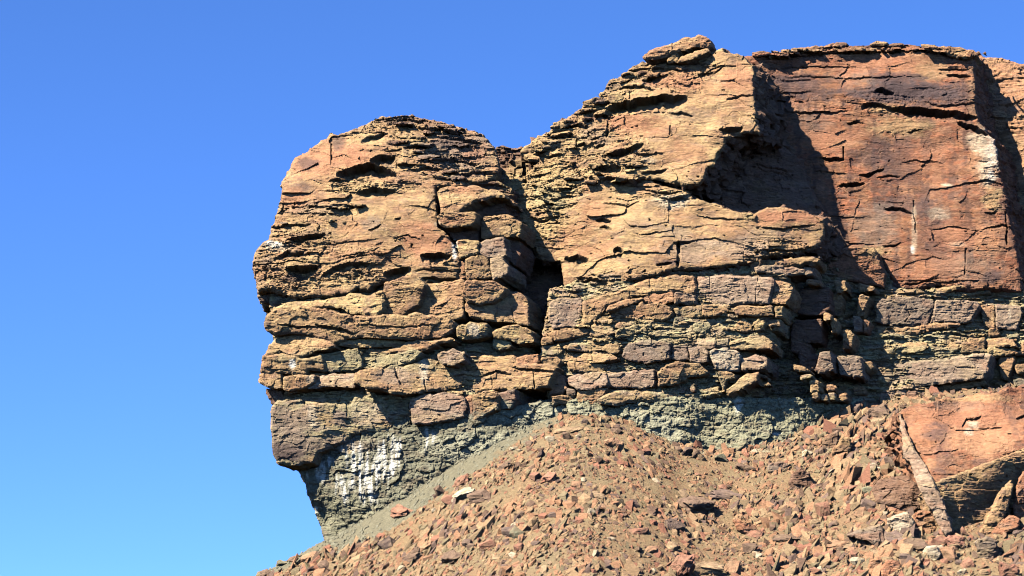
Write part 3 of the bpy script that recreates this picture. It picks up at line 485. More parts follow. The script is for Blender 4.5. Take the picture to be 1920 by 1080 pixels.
piece('rock_face', [(1790,110),(1826,99),(1850,101),(1870,103),(1890,108),(1900,113),(1925,117),(2010,125),(2040,300),(2040,700),(1850,700),(1830,500),(1800,300)], [(1830,110,18),(1900,120,17.5),(1920,200,16.2),(1990,300,15),(1920,500,16),(1850,300,18)],
      FARW, style='rock', base='orange', T=12, dx=.3, rnd=.6, amp=1.6, wob=2, step=2)

# weak beds behind the courses: crumbly, greenish
piece('crumbly_bed', [(520,520),(600,500),(760,500),(870,500),(960,560),(1000,620),(1010,700),(985,745),(890,780),(700,806),(600,835),(530,835),(528,760),(510,745),(508,700),(508,650),(515,600),(503,570),(505,545)],
      [(505,560,2.6),(510,700,1.6),(600,600,1.1),(700,640,.9),(850,600,1.8),(950,600,3.0),(990,700,2),(880,690,.9),(700,720,.85),(600,745,1.4),(700,800,1.2),(540,820,1.6),(900,780,1.5)],
      HEAD, style='rubble', base='green', T=5, dx=.2, rnd=.5, amp=1.0, wob=2.5, jit=.2)
piece('crumbly_bed', [(1030,540),(1100,520),(1250,500),(1400,490),(1480,500),(1476,560),(1462,600),(1440,640),(1436,700),(1425,742),(1200,752),(1060,756),(1028,742),(1010,680),(1022,600)],
      [(1040,560,1.8),(1100,700,.7),(1200,600,.5),(1200,700,.55),(1330,620,.4),(1330,700,.6),(1440,600,1.0),(1420,720,2.0),(1050,740,1.2),(1460,540,.9)],
      BUTT, style='rubble', base='green', T=6, dx=.42, rnd=.4, amp=1.05, wob=2.5, jit=.2)
piece('crumbly_bed', [(1400,470),(1560,460),(1660,500),(1680,540),(1920,540),(2010,560),(2010,760),(1800,770),(1600,765),(1400,750),(1380,600)],
      [(1420,600,9),(1500,500,8.5),(1480,760,7.5),(1560,600,9.5),(1560,760,9),(1610,680,10.2),(1640,560,11.2),(1660,700,10.7),(1800,640,10.6),(1900,600,11.3),(1880,700,12.0),(1840,560,12)],
      WALL, style='rubble', base='green', T=6, dx=.4, rnd=.4, amp=1.25, wob=2, jit=.2, step=1.75)
piece('crack_back', [(790,330),(900,320),(960,350),(975,420),(985,500),(960,540),(860,530),(800,500)], [(810,400,2.2),(900,430,2.6),(960,450,4.5),(840,500,1.6)],
      HEAD, style='rubble', base='brown', T=5, dx=.2, rnd=.4, amp=1.0, wob=2, jit=.2)  # backing of the crack in dark brown, shade put into its colour
# grey shale foot
piece('shale_foot', [(545,850),(560,885),(571,905),(580,935),(590,960),(600,985),(609,1016),(640,1040),(760,1000),(900,900),(1000,850),(1080,820),(1110,760),(1080,735),(900,770),(760,780),(640,800),(570,830)],
      [(640,850,1.2),(680,830,1.1),(740,850,.8),(700,900,.9),(760,900,.5),(650,920,1.2),(850,830,.5),(900,810,.4),(950,785,.4),(1040,765,.5),(555,870,3.8),(600,980,5),(640,1010,3.6),(620,880,1.8),(700,860,1.4),(700,950,1.6),(800,830,1.3),(850,870,1.2),(800,930,1.1),(930,800,1.1),(1000,800,1.0),(1080,770,1.1)],
      HEAD, style='shale', base='grey', T=8, dx=.1, rnd=.5, amp=.6, mat=M_SHALE, wob=1.8)
piece('shale_foot', [(1060,750),(1100,740),(1200,742),(1300,735),(1400,742),(1480,745),(1560,740),(1620,745),(1640,790),(1560,830),(1450,880),(1340,890),(1200,850),(1080,820)],
      [(1100,755,.3),(1150,775,.3),(1200,760,.25),(1200,800,.1),(1260,770,.2),(1270,815,.1),(1310,780,.3),(1370,780,.7),(1400,825,.9),(1440,800,1.6),(1100,770,.3),(1200,780,.2),(1260,800,.6),(1331,800,3.0),(1345,800,1.2),(1400,800,1.6),(1470,790,2.9),(1560,780,4.6),(1620,760,6)],
      BUTT, style='shale', base='olive', T=6, dx=.3, rnd=.4, amp=.6, mat=M_SHALE, wob=1.8)

# ------------------------------------------------------------------ blocks of the courses, one object each: (outline, depth, colour, thickness)
HB = [
 # headland: ledges under the big mass
 ([(484,560),(487,540),(505,538),(524,552),(526,566),(505,568),(490,567)], 3.0, 'purple', 3),
 ([(511,569),(543,562),(593,556),(604,560),(638,553),(665,550),(690,556),(718,547),(720,586),(710,592),(660,589),(638,575),(577,578),(513,576)], .5, 'yellow', 3),
 ([(718,547),(721,530),(750,522),(780,520),(797,535),(793,552),(785,570),(768,580),(750,590),(720,587)], -.1, 'tan', 3),
 ([(763,580),(786,566),(798,533),(830,529),(868,528),(868,595),(850,598),(820,592),(790,586)], -.1, 'tan', 3),
 ([(493,606),(500,592),(516,579),(571,576),(616,582),(660,592),(710,592),(738,589),(763,592),(779,587),(802,592),(832,594),(849,606),(846,622),(829,631),(779,632),(738,632),(682,631),(654,632),(624,642),(610,636),(571,625),(543,622),(516,626),(496,617)], -.5, 'tan', 4),
 ([(493,664),(502,642),(521,629),(557,626),(585,631),(616,642),(631,654),(616,657),(593,658),(568,671),(543,668),(516,661)], .3, 'tan', 4),
 ([(627,642),(641,635),(682,632),(710,631),(738,635),(771,642),(738,649),(696,650),(666,651),(638,649)], .45, 'yellow', 3),
 ([(679,657),(710,654),(738,650),(779,636),(810,639),(846,635),(854,642),(821,647),(793,657),(766,661),(724,662)], .1, 'tan', 3),
 ([(490,686),(493,668),(529,664),(571,672),(590,668),(605,664),(610,694),(577,692),(571,703),(532,697),(488,700)], .3, 'tan', 4),
 ([(606,666),(640,658),(668,655),(677,672),(677,686),(671,694),(638,694),(616,697),(608,690)], .5, 'green', 4),
 ([(679,670),(700,664),(740,664),(775,660),(790,664),(770,682),(730,690),(690,692),(680,688)], .6, 'green', 4),
 ([(668,705),(690,694),(732,691),(770,684),(790,672),(812,664),(850,664),(878,672),(879,694),(880,712),(860,722),(830,728),(800,735),(775,738),(740,741),(700,735),(675,728),(668,722)], .0, 'tan', 4),
 ([(818,662),(850,656),(870,660),(872,676),(850,684),(826,682)], -.1, 'taupe', 3),
 ([(486,703),(500,698),(527,697),(529,728),(504,726),(486,717)], .2, 'tan', 4),
 ([(534,708),(563,703),(591,704),(590,717),(571,726),(543,729),(531,728)], .1, 'tan', 4),
 ([(592,705),(632,701),(667,703),(665,728),(627,724),(596,727),(576,728)], .1, 'taupe', 4),
 ([(499,730),(531,733),(530,752),(515,760),(502,748)], 1.6, 'brown', 3),
 ([(509,785),(512,768),(522,757),(560,752),(600,757),(655,758),(668,738),(700,743),(740,744),(766,744),(764,760),(770,796),(740,808),(690,806),(660,812),(650,826),(620,838),(596,848),(590,866),(552,872),(522,872),(514,855)], [(515,800,1.2),(600,800,.1),(640,830,.6),(700,780,.0),(760,780,.1),(545,865,1.0),(640,765,.2)], 'green', 5),
 ([(766,758),(772,746),(800,740),(830,735),(868,742),(875,760),(868,780),(840,788),(800,795),(775,795),(768,780)], .3, 'taupe', 4),
 ([(871,744),(886,742),(888,790),(876,786)], 1.0, 'orange', 3),
 ([(886,742),(905,737),(925,734),(934,742),(932,766),(910,776),(890,785)], -.1, 'tan', 4),
 ([(934,738),(968,732),(966,752),(960,763),(940,764)], .1, 'purple', 4),
 ([(882,664),(916,664),(966,669),(974,681),(1005,684),(1024,683),(1046,694),(1032,717),(1027,730),(966,730),(927,728),(893,734),(882,722),(877,694)], .3, 'tan', 3.5),
 ([(968,670),(985,666),(1010,666),(1012,680),(985,684),(972,682)], .1, 'orange', 3),
 ([(1014,672),(1045,668),(1052,678),(1046,688),(1020,686)], .2, 'tan', 3),
 ([(1032,708),(1055,702),(1062,727),(1055,738),(1033,738)], .5, 'orange', 3),
 ([(1035,743),(1077,742),(1073,753),(1050,757),(1036,760)], .6, 'tan', 3),
 # stack of square blocks at the right shoulder of the headland; brown ones stand for shaded undersides and sides
 ([(820,358),(828,352),(852,347),(893,347),(927,356),(945,364),(945,370),(925,370),(893,377),(862,394),(850,400),(828,400),(823,378)], -.3, 'tan', 5),
 ([(818,405),(832,398),(891,400),(892,414),(882,422),(838,424),(827,419)], -.6, 'tan', 5),
 ([(860,392),(893,376),(945,368),(948,402),(900,406),(870,402)], 1.6, 'brown', 4),
 ([(902,407),(952,404),(965,412),(976,420),(974,440),(955,443),(930,440),(905,445)], .3, 'tan', 4.2),
 ([(838,424),(894,414),(897,448),(862,452),(845,446)], 1.6, 'brown', 3),
 ([(856,452),(863,449),(896,451),(896,476),(862,483)], -.2, 'yellow', 4),
 ([(899,456),(916,448),(945,446),(950,480),(945,484),(915,481),(899,478)], -.2, 'taupe', 5),
 ([(950,446),(972,445),(978,470),(965,500),(952,484)], 1.4, 'brown', 4),
 ([(862,490),(872,487),(873,520),(863,524)], .3, 'orange', 4),
 ([(872,487),(885,482),(911,483),(921,505),(921,519),(882,522),(874,519)], -.3, 'tan', 4),
 ([(919,484),(943,483),(952,500),(952,514),(925,522),(921,503)], -.1, 'taupe', 5),
 ([(867,553),(870,535),(876,528),(927,527),(946,538),(940,552),(922,564),(900,570),(880,566),(870,560)], -.8, 'tan', 5),
 ([(872,566),(900,570),(940,552),(950,545),(966,600),(925,603),(882,598),(874,580)], .5, 'tan', 4),
 ([(946,543),(971,547),(986,556),(990,570),(992,611),(968,606),(954,569)], .8, 'tan', 4),
 ([(856,614),(872,609),(882,606),(911,604),(913,628),(891,633),(871,635),(857,630)], -.2, 'yellow', 4),
 ([(924,622),(943,611),(971,610),(996,622),(1001,640),(975,642),(955,633),(926,632)], .3, 'yellow', 4),
 ([(926,634),(950,634),(962,648),(940,655),(926,650)], 1.0, 'green', 3),
]
BB = [
 ([(1029,572),(1043,560),(1091,557),(1093,567),(1090,609),(1062,613),(1038,618),(1031,606)], .9, 'taupe', 4),
 ([(1094,562),(1130,553),(1155,547),(1211,525),(1267,517),(1303,518),(1305,540),(1305,553),(1260,548),(1220,552),(1190,556),(1172,562),(1140,572),(1125,590),(1108,606),(1093,610)], .3, 'tan', 4),
 ([(1136,583),(1140,574),(1172,562),(1203,556),(1205,562),(1172,573),(1150,582)], 0, 'tan', 4),
 ([(1205,556),(1222,552),(1262,549),(1264,567),(1240,569),(1208,565)], -.1, 'orange', 4),
 ([(1265,549),(1304,553),(1306,568),(1266,568)], -.05, 'taupe', 4),
 ([(1308,519),(1340,517),(1378,517),(1450,525),(1446,550),(1442,567),(1378,569),(1312,570)], .1, 'taupe', 4),
 ([(1454,526),(1470,528),(1485,533),(1483,556),(1475,569),(1446,568),(1448,545)], .1, 'tan', 5),
 ([(1147,594),(1156,580),(1170,575),(1192,572),(1231,572),(1256,578),(1260,589),(1250,597),(1222,600),(1183,602),(1160,600)], .2, 'tan', 4),
 ([(1108,612),(1126,592),(1142,596),(1152,612),(1150,628),(1120,632),(1106,626)], .5, 'tan', 4),
 ([(1262,578),(1294,575),(1316,573),(1316,593),(1300,594),(1268,589)], .2, 'green', 4),
 ([(1318,573),(1339,571),(1362,572),(1368,580),(1340,592),(1318,593)], .1, 'tan', 4),
 ([(1374,579),(1384,574),(1406,572),(1447,574),(1450,589),(1406,592),(1381,589)], .1, 'tan', 4),
 ([(1453,575),(1469,573),(1469,592),(1455,594)], .2, 'yellow', 4),
 ([(1032,622),(1034,614),(1040,620),(1036,642),(1015,646),(1017,626)], .6, 'tan', 4),
 ([(1038,622),(1080,616),(1106,612),(1108,624),(1078,634),(1040,640)], .5, 'tan', 4),
 ([(1153,624),(1163,616),(1183,611),(1225,605),(1250,607),(1219,617),(1178,631),(1156,633)], .1, 'yellow', 4),
 ([(1160,603),(1183,605),(1186,612),(1166,616),(1152,612)], .4, 'red', 3),
 ([(1300,608),(1314,603),(1330,604),(1335,618),(1320,624),(1303,622)], .2, 'olive', 3),
 ([(1264,596),(1292,596),(1296,606),(1280,614),(1262,610)], .6, 'olive', 3),
 ([(1338,610),(1352,600),(1360,614),(1352,628),(1338,624)], .5, 'green', 3),
 ([(1378,611),(1394,597),(1410,606),(1412,618),(1400,622),(1381,620)], .3, 'tan', 4),
 ([(1414,608),(1420,599),(1433,600),(1434,617),(1418,621)], .2, 'yellow', 4),
 ([(1440,598),(1462,600),(1460,620),(1442,618)], .8, 'green', 4),
 ([(1283,646),(1300,636),(1341,634),(1341,652),(1294,652)], .3, 'taupe', 4),
 ([(1343,636),(1365,635),(1365,652),(1344,652)], .25, 'taupe', 4),
 ([(1367,642),(1400,632),(1418,630),(1433,632),(1449,645),(1446,656),(1400,653),(1369,651)], 0, 'tan', 4),
 ([(1167,667),(1172,652),(1180,644),(1220,636),(1256,644),(1255,672),(1211,680),(1183,675)], -.1, 'purple', 4),
 ([(1258,647),(1289,650),(1290,675),(1258,672)], 0, 'purple', 4),
 ([(1292,653),(1322,651),(1329,661),(1326,678),(1310,680),(1294,678)], -.1, 'taupe', 4),
 ([(1332,660),(1342,655),(1356,654),(1378,658),(1389,672),(1386,692),(1361,694),(1339,689)], -.2, 'pale', 4),
 ([(1390,670),(1402,671),(1419,664),(1437,669),(1435,689),(1392,692)], .1, 'taupe', 4.5),
 ([(1130,652),(1144,642),(1161,647),(1158,658),(1147,664)], -.1, 'tan', 3),
 ([(1060,664),(1100,663),(1149,667),(1157,675),(1130,680),(1070,680),(1060,676)], .3, 'tan', 4),
 ([(1064,680),(1100,680),(1134,682),(1138,692),(1118,696),(1093,697),(1067,694)], .4, 'tan', 4),
 ([(1070,645),(1108,640),(1130,650),(1126,660),(1090,660),(1062,656)], .6, 'green', 4),
 ([(1015,650),(1050,648),(1062,656),(1050,664),(1018,664)], .9, 'green', 3),
 ([(1064,706),(1098,700),(1136,698),(1138,724),(1110,728),(1084,731),(1067,720)], .1, 'taupe', 4),
 ([(1139,702),(1180,698),(1226,693),(1228,722),(1204,727),(1160,726),(1140,724)], .1, 'taupe', 4),
 ([(1233,697),(1250,686),(1277,680),(1313,684),(1328,695),(1324,702),(1292,706),(1270,718),(1233,723)], -.5, 'tan', 4),
 ([(1083,732),(1110,729),(1140,728),(1132,742),(1113,755),(1090,757),(1080,745)], .2, 'tan', 4),
 ([(1062,728),(1080,732),(1078,740),(1064,740)], .6, 'purple', 3),
 ([(1120,751),(1140,740),(1157,735),(1219,733),(1270,735),(1277,744),(1240,750),(1200,753),(1146,760),(1124,758)], .2, 'green', 4),
 ([(1346,698),(1372,698),(1379,709),(1361,713),(1357,737),(1350,716)], .0, 'tan', 3),
 ([(1361,731),(1378,718),(1401,702),(1423,698),(1419,713),(1394,727),(1365,740)], -.1, 'tan', 4),
 ([(1294,722),(1303,719),(1304,732),(1295,733)], .5, 'tan', 2),
 ([(1274,724),(1290,722),(1292,734),(1272,736)], .8, 'taupe', 2),
 ([(1310,728),(1346,726),(1350,734),(1312,736)], .8, 'tan', 2),
 ([(1390,582),(1384,592),(1384,593)], .8, 'tan', .5),
 ([(1374,404),(1395,398),(1420,404),(1416,413),(1390,412)], 0.2, 'yellow', 2),
 ([(1412,490),(1430,484),(1462,486),(1500,484),(1536,488),(1534,496),(1470,500),(1420,500)], .9, 'tan', 3),
 ([(1412,502),(1450,500),(1500,502),(1530,500),(1528,512),(1480,514),(1420,512)], .8, 'taupe', 3),
 ([(1407,486),(1420,478),(1428,492),(1424,516),(1410,515)], .6, 'tan', 2),
 # loose slabs on the summit
 ([(1203,109),(1210,101),(1228,90),(1260,80),(1290,69),(1312,65),(1331,71),(1334,84),(1328,89),(1308,86),(1285,92),(1262,99),(1245,108),(1230,111),(1215,112)], 1.7, 'orange', 1.6),
 ([(1252,114),(1262,98),(1275,98),(1272,112),(1258,118)], 1.9, 'tan', 2),
 ([(1268,116),(1280,104),(1305,95),(1325,90),(1330,96),(1305,108),(1280,116)], 1.6, 'tan', 3),
 ([(1140,178),(1158,173),(1172,180),(1166,190),(1144,192)], 2.6, 'yellow', 2),
 ([(1030,238),(1050,228),(1066,232),(1060,244),(1036,246)], 4.6, 'yellow', 2),
 ([(1092,192),(1118,182),(1140,186),(1132,196),(1100,200)], 3.9, 'tan', 2),
 ([(1158,152),(1180,138),(1205,132),(1200,142),(1172,152)], 3.4, 'tan', 2),
 # side of the buttress, mostly in shade; brown blocks are coloured dark to deepen it
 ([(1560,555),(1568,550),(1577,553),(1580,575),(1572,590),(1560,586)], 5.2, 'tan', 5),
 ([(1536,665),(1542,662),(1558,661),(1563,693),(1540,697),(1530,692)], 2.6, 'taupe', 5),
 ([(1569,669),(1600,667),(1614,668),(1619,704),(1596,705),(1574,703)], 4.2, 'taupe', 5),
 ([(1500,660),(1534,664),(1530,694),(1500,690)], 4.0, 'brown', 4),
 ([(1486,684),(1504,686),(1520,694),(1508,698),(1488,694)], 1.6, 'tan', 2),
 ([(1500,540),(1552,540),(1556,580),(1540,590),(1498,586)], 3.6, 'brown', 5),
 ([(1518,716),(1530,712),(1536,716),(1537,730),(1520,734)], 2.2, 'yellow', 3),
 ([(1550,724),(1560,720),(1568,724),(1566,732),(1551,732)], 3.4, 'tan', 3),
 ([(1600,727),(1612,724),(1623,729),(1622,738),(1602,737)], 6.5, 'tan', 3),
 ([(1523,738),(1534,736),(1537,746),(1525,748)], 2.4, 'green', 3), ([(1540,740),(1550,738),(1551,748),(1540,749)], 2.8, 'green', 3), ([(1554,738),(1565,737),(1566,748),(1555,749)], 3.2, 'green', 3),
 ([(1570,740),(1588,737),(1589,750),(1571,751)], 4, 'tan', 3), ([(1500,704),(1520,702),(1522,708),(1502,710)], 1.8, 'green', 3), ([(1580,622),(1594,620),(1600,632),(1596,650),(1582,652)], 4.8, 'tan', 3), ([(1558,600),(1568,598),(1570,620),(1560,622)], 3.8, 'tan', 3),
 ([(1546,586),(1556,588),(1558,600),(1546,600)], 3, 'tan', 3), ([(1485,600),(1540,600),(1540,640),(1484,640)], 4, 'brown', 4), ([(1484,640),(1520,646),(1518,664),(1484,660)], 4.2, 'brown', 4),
]
WB = [
 ([(1553,485),(1565,474),(1590,467),(1637,467),(1653,497),(1661,510),(1660,533),(1613,527),(1573,520),(1550,503)], 9.6, 'red', 5),
 ([(1682,550),(1720,545),(1757,541),(1803,535),(1807,541),(1757,551),(1713,558),(1683,557)], 11.2, 'tan', 4),
 ([(1643,573),(1653,562),(1713,558),(1752,563),(1752,577),(1740,603),(1713,608),(1673,608),(1643,603)], 10.2, 'purple', 5),
 ([(1642,612),(1680,610),(1713,611),(1745,606),(1805,606),(1793,613),(1740,619),(1713,627),(1680,629),(1642,622)], 10.3, 'tan', 5),
 ([(1755,564),(1800,564),(1833,567),(1834,577),(1824,600),(1800,604),(1773,600),(1746,603)], 10.2, 'taupe', 5),
 ([(1840,573),(1865,573),(1865,612),(1852,613),(1842,600)], 11.0, 'tan', 5),
 ([(1867,573),(1916,573),(1914,600),(1907,618),(1885,615),(1868,613)], 10.8, 'taupe', 5),
 ([(1610,558),(1616,554),(1629,558),(1622,578),(1620,590),(1608,590)], 8.6, 'tan', 4), ([(1600,595),(1614,594),(1616,620),(1604,622)], 8.2, 'taupe', 4), ([(1620,600),(1632,604),(1630,622),(1620,624)], 9, 'orange', 4), ([(1564,528),(1584,526),(1588,545),(1570,548)], 7, 'tan', 3),
 ([(1512,524),(1536,524),(1538,532),(1514,533)], 5, 'tan', 3), ([(1610,532),(1640,536),(1640,546),(1612,544)], 9, 'tan', 3),
 ([(1643,647),(1667,643),(1733,643),(1740,653),(1717,662),(1690,662),(1660,656)], 10.4, 'yellow', 5),
 ([(1742,648),(1765,643),(1797,643),(1797,657),(1770,662),(1747,663)], 10.6, 'tan', 5),
 ([(1802,657),(1806,642),(1814,636),(1847,634),(1848,657),(1825,661),(1805,662)], 10.3, 'tan', 5),
 ([(1850,634),(1880,634),(1900,638),(1906,650),(1880,650),(1853,650)], 10.5, 'tan', 5), ([(1852,652),(1882,652),(1907,654),(1904,664),(1870,666),(1854,664)], 10.4, 'yellow', 5),
 ([(1646,634),(1680,631),(1700,636),(1690,642),(1650,643)], 11, 'green', 4), ([(1705,630),(1740,626),(1755,634),(1735,640),(1708,640)], 10.9, 'green', 4), ([(1758,626),(1790,620),(1800,630),(1780,640),(1760,638)], 10.8, 'green', 4), ([(1815,622),(1845,622),(1850,632),(1820,633)], 11.2, 'green', 4),
 ([(1855,616),(1872,613),(1876,628),(1858,630)], 10.9, 'tan', 4), ([(1880,618),(1910,622),(1908,634),(1884,632)], 11.2, 'green', 4),
 ([(1640,687),(1653,677),(1700,676),(1773,673),(1833,667),(1857,670),(1850,690),(1847,702),(1838,712),(1773,718),(1700,723),(1660,714),(1643,700)], 10.0, 'taupe', 5),
 ([(1773,718),(1800,715),(1842,711),(1852,721),(1830,726),(1807,728),(1770,727)], 10.6, 'tan', 5),
 ([(1620,680),(1634,678),(1640,690),(1628,698),(1620,694)], 9.0, 'tan', 4),
 ([(1652,733),(1678,731),(1679,749),(1652,749)], 10.6, 'taupe', 3), ([(1681,734),(1698,733),(1699,750),(1682,750)], 10.5, 'taupe', 3), ([(1701,735),(1716,734),(1716,750),(1702,750)], 10.5, 'brown', 3),
 ([(1873,668),(1903,667),(1898,690),(1890,710),(1880,707),(1876,690)], 11.0, 'tan', 4), ([(1905,686),(1935,680),(1940,694),(1908,698)], 11, 'tan', 4), ([(1925,575),(1990,575),(1990,615),(1922,616)], 11, 'tan', 4), ([(1915,640),(1980,642),(1980,665),(1914,664)], 11, 'tan', 4),
 ([(1900,712),(1912,708),(1930,712),(1930,724),(1902,724)], 9, 'grey', 3),
 # thin slabs along the rim
 ([(1548,84),(1560,80),(1584,80),(1590,84),(1570,88)], 13.2, 'brown', 3), ([(1500,90),(1530,86),(1548,89),(1530,95),(1504,95)], 12.8, 'orange', 3), ([(1622,80),(1650,77),(1668,81),(1650,85)], 13.2, 'tan', 3), ([(1655,82),(1690,80),(1696,85),(1665,87)], 12.9, 'brown', 3),
 ([(1410,99),(1440,96),(1445,101),(1415,103)], 12, 'brown', 3), ([(1760,88),(1800,90),(1828,96),(1835,104),(1810,108),(1775,100)], 12.0, 'orange', 3), ([(1725,84),(1750,84),(1756,89),(1730,89)], 13, 'tan', 3), ([(1440,102),(1475,99),(1478,104),(1445,107)], 12, 'yellow', 3),
]
RB = random.Random(77)
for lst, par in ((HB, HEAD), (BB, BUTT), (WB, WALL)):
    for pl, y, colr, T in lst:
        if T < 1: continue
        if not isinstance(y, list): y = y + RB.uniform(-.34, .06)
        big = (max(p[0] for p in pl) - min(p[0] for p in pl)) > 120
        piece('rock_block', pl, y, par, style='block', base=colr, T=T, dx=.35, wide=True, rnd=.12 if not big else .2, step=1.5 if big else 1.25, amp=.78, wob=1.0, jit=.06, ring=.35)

# thin broken ledges and flakes standing proud of the weathered beds
def in_poly(u, v, P):
    c = False
    for i in range(len(P)):
        (a, b), (x, y) = P[i], P[i - 1]
        if (b > v) != (y > v) and u < (x - a) * (v - b) / (y - b) + a: c = not c
    return c
RF = random.Random(31)
def flakes(n, P, ctrl, par, w=(16, 48), h=(4, 9), out=(.1, .7), cols=('tan', 'tan', 'yellow', 'brown', 'purple'), T=1.5, slope=0.0):
    k = 0; us = [p[0] for p in P]; vs = [p[1] for p in P]
    while k < n:
        u, v = RF.uniform(min(us), max(us)), RF.uniform(min(vs), max(vs))
        if not in_poly(u, v, P): continue
        W, H = RF.uniform(*w), RF.uniform(*h); m = 9; pts = []
        for i in range(m):
            t = i / (m - 1); e = (4 * t * (1 - t)) ** .5
            pts.append((u + (t - .5) * W, v + slope * (t - .5) * W - H * .5 * e * RF.uniform(.6, 1.1)))
        for i in range(m - 2, 0, -1):
            t = i / (m - 1); e = (4 * t * (1 - t)) ** .5
            pts.append((u + (t - .5) * W, v + slope * (t - .5) * W + H * .5 * e * RF.uniform(.5, 1.1)))
        y = float(macro(ctrl, np.array([u]), np.array([v]))[0]) - RF.uniform(*out)
        piece('rock_ledge', pts, y, par, style='block', base=RF.choice(cols), T=T, dx=.2, dzb=.12, rnd=.12, step=1.25, amp=.7, wob=1.3, jit=.12, ring=.4)
        k += 1
flakes(24, [(640,256),(700,232),(765,219),(860,242),(925,280),(930,330),(860,340),(790,330),(740,262)], [(640,262,2.6),(765,222,4.8),(870,250,3.6),(920,290,3.1),(850,330,1.7),(780,300,1.4),(720,260,2.6)], HEAD, out=(.0, .5), cols=('tan', 'brown', 'purple', 'brown', 'taupe'))
flakes(8, [(520,390),(640,380),(700,385),(640,420),(530,460),(500,455)], [(520,400,1.6),(600,400,.3),(690,390,0),(510,450,1.4)], HEAD, h=(3, 6), out=(.05, .35))
flakes(36, [(995,282),(1010,262),(1060,225),(1100,198),(1140,165),(1190,125),(1330,100),(1350,112),(1250,140),(1150,200),(1130,270),(1060,290)], [(1000,280,5.8),(1040,240,5.0),(1100,200,4.1),(1140,165,4.1),(1200,120,3.7),(1330,105,2.6),(1250,140,1.9),(1130,240,2.6),(1060,285,4.0)], BUTT, out=(.0, .8), h=(4, 10), slope=-.12)
flakes(22, [(985,340),(1090,330),(1090,400),(1000,400),(960,350)], [(985,340,6.4),(1090,340,2.6),(1040,390,4.1),(960,350,6.4)], BUTT, h=(3, 7), w=(20, 60), out=(.05, .35), cols=('yellow', 'yellow', 'green', 'tan'), slope=.12)
flakes(16, [(1110,280),(1210,268),(1200,330),(1110,345)], [(1120,280,2.2),(1200,275,1.1),(1190,330,.7),(1115,335,2.3)], BUTT, h=(4, 9), out=(.1, .5), cols=('yellow', 'tan', 'tan'))
flakes(26, [(1395,101),(1480,95),(1550,85),(1650,82),(1750,88),(1828,99),(1828,106),(1700,92),(1550,95),(1440,108)], [(1400,105,11.8),(1600,90,12.8),(1820,102,12.2)], WALL, w=(24, 70), h=(3, 6), out=(.0, .5), cols=('tan', 'orange', 'red', 'brown'))
flakes(14, [(1480,468),(1540,462),(1560,520),(1480,520),(1400,500)], [(1480,480,.8),(1550,500,2.6),(1410,500,.6)], BUTT, h=(3, 6), w=(14, 40), out=(.0, .5), cols=('tan', 'brown', 'taupe'))
flakes(26, [(1045,615),(1120,590),(1260,600),(1300,600),(1460,596),(1450,632),(1300,640),(1180,640),(1060,660)], .55, BUTT, h=(5, 10), w=(14, 36), out=(.1, .5), cols=('green', 'tan', 'yellow', 'tan'))
flakes(16, [(1045,690),(1230,680),(1330,690),(1440,640),(1440,740),(1200,735),(1050,735)], .7, BUTT, h=(5, 9), w=(12, 30), out=(.0, .3), cols=('green', 'tan', 'olive'))
flakes(22, [(1640,628),(1910,618),(1910,670),(1640,678)], 10.7, WALL, h=(5, 10), w=(16, 40), out=(.0, .3), cols=('green', 'tan', 'yellow'))
flakes(10, [(1640,725),(1760,728),(1760,746),(1640,750)], 10.9, WALL, h=(5, 9), w=(14, 30), out=(.0, .3), cols=('green', 'tan', 'olive'))
flakes(16, [(560,660),(680,655),(870,645),(870,672),(700,700),(530,745),(520,700)], 1.0, HEAD, h=(4, 8), w=(16, 40), out=(.1, .5), cols=('green', 'tan', 'yellow'))
flakes(10, [(670,735),(760,735),(870,728),(870,742),(760,748),(670,748)], .9, HEAD, h=(4, 7), w=(14, 34), out=(.1, .4), cols=('green', 'tan', 'yellow'))

# ------------------------------------------------------------------ talus slope
SLOPE = math.tan(math.radians(33))
CU = np.array([-900, 200, 400, 480, 520, 560, 607, 700, 760, 820, 880, 940, 1000, 1050, 1090, 1130, 1180, 1230, 1270, 1330, 1380, 1420, 1470, 1520, 1560, 1600, 1640, 1700, 1760, 1850, 1920, 2100, 3000.])
CV = np.array([1700, 1230, 1125, 1080, 1060, 1040, 1014, 966, 930, 893, 856, 824, 797, 779, 774, 782, 794, 814, 834, 845, 845, 836, 824, 802, 782, 766, 756, 746, 738, 728, 722, 700, 640.])
CY = np.interp(CU, [480, 607, 700, 1000, 1300, 1450, 1560, 1640, 1920], [3.6, 3.4, 1.6, .7, .8, 2.0, 4.6, 7.2, 7.2])
CX, _, CZ = point(CU, CV, CY)
XL = float(point(607, 1010, 3.5)[0])
def slope_z(x, y, fine=True):
    x = np.asarray(x, float); y = np.asarray(y, float)
    zc = np.interp(x, CX, CZ); yc = np.interp(x, CX, CY); s = yc - y
    z = zc - np.maximum(s, 0) * (SLOPE - 0.03 * np.clip(s / 20, 0, 1))
    z = z - np.maximum(-s, 0) * np.where(x < XL, 0.6, np.where(x < XL + 2, .3, 0))
    z = z + 0.5 * noise(x * .13, y * .13, x * 0, 81) * np.clip(s / 4, 0, 1) + 0.16 * noise(x * .45, y * .45, x * 0, 82) + .05 * noise(x * 1.4, y * 1.4, x * 0, 83)
    if fine: z = z + .03 * noise(x * 3.6, y * 3.6, x * 0, 84)
    return np.maximum(z, 0.0)
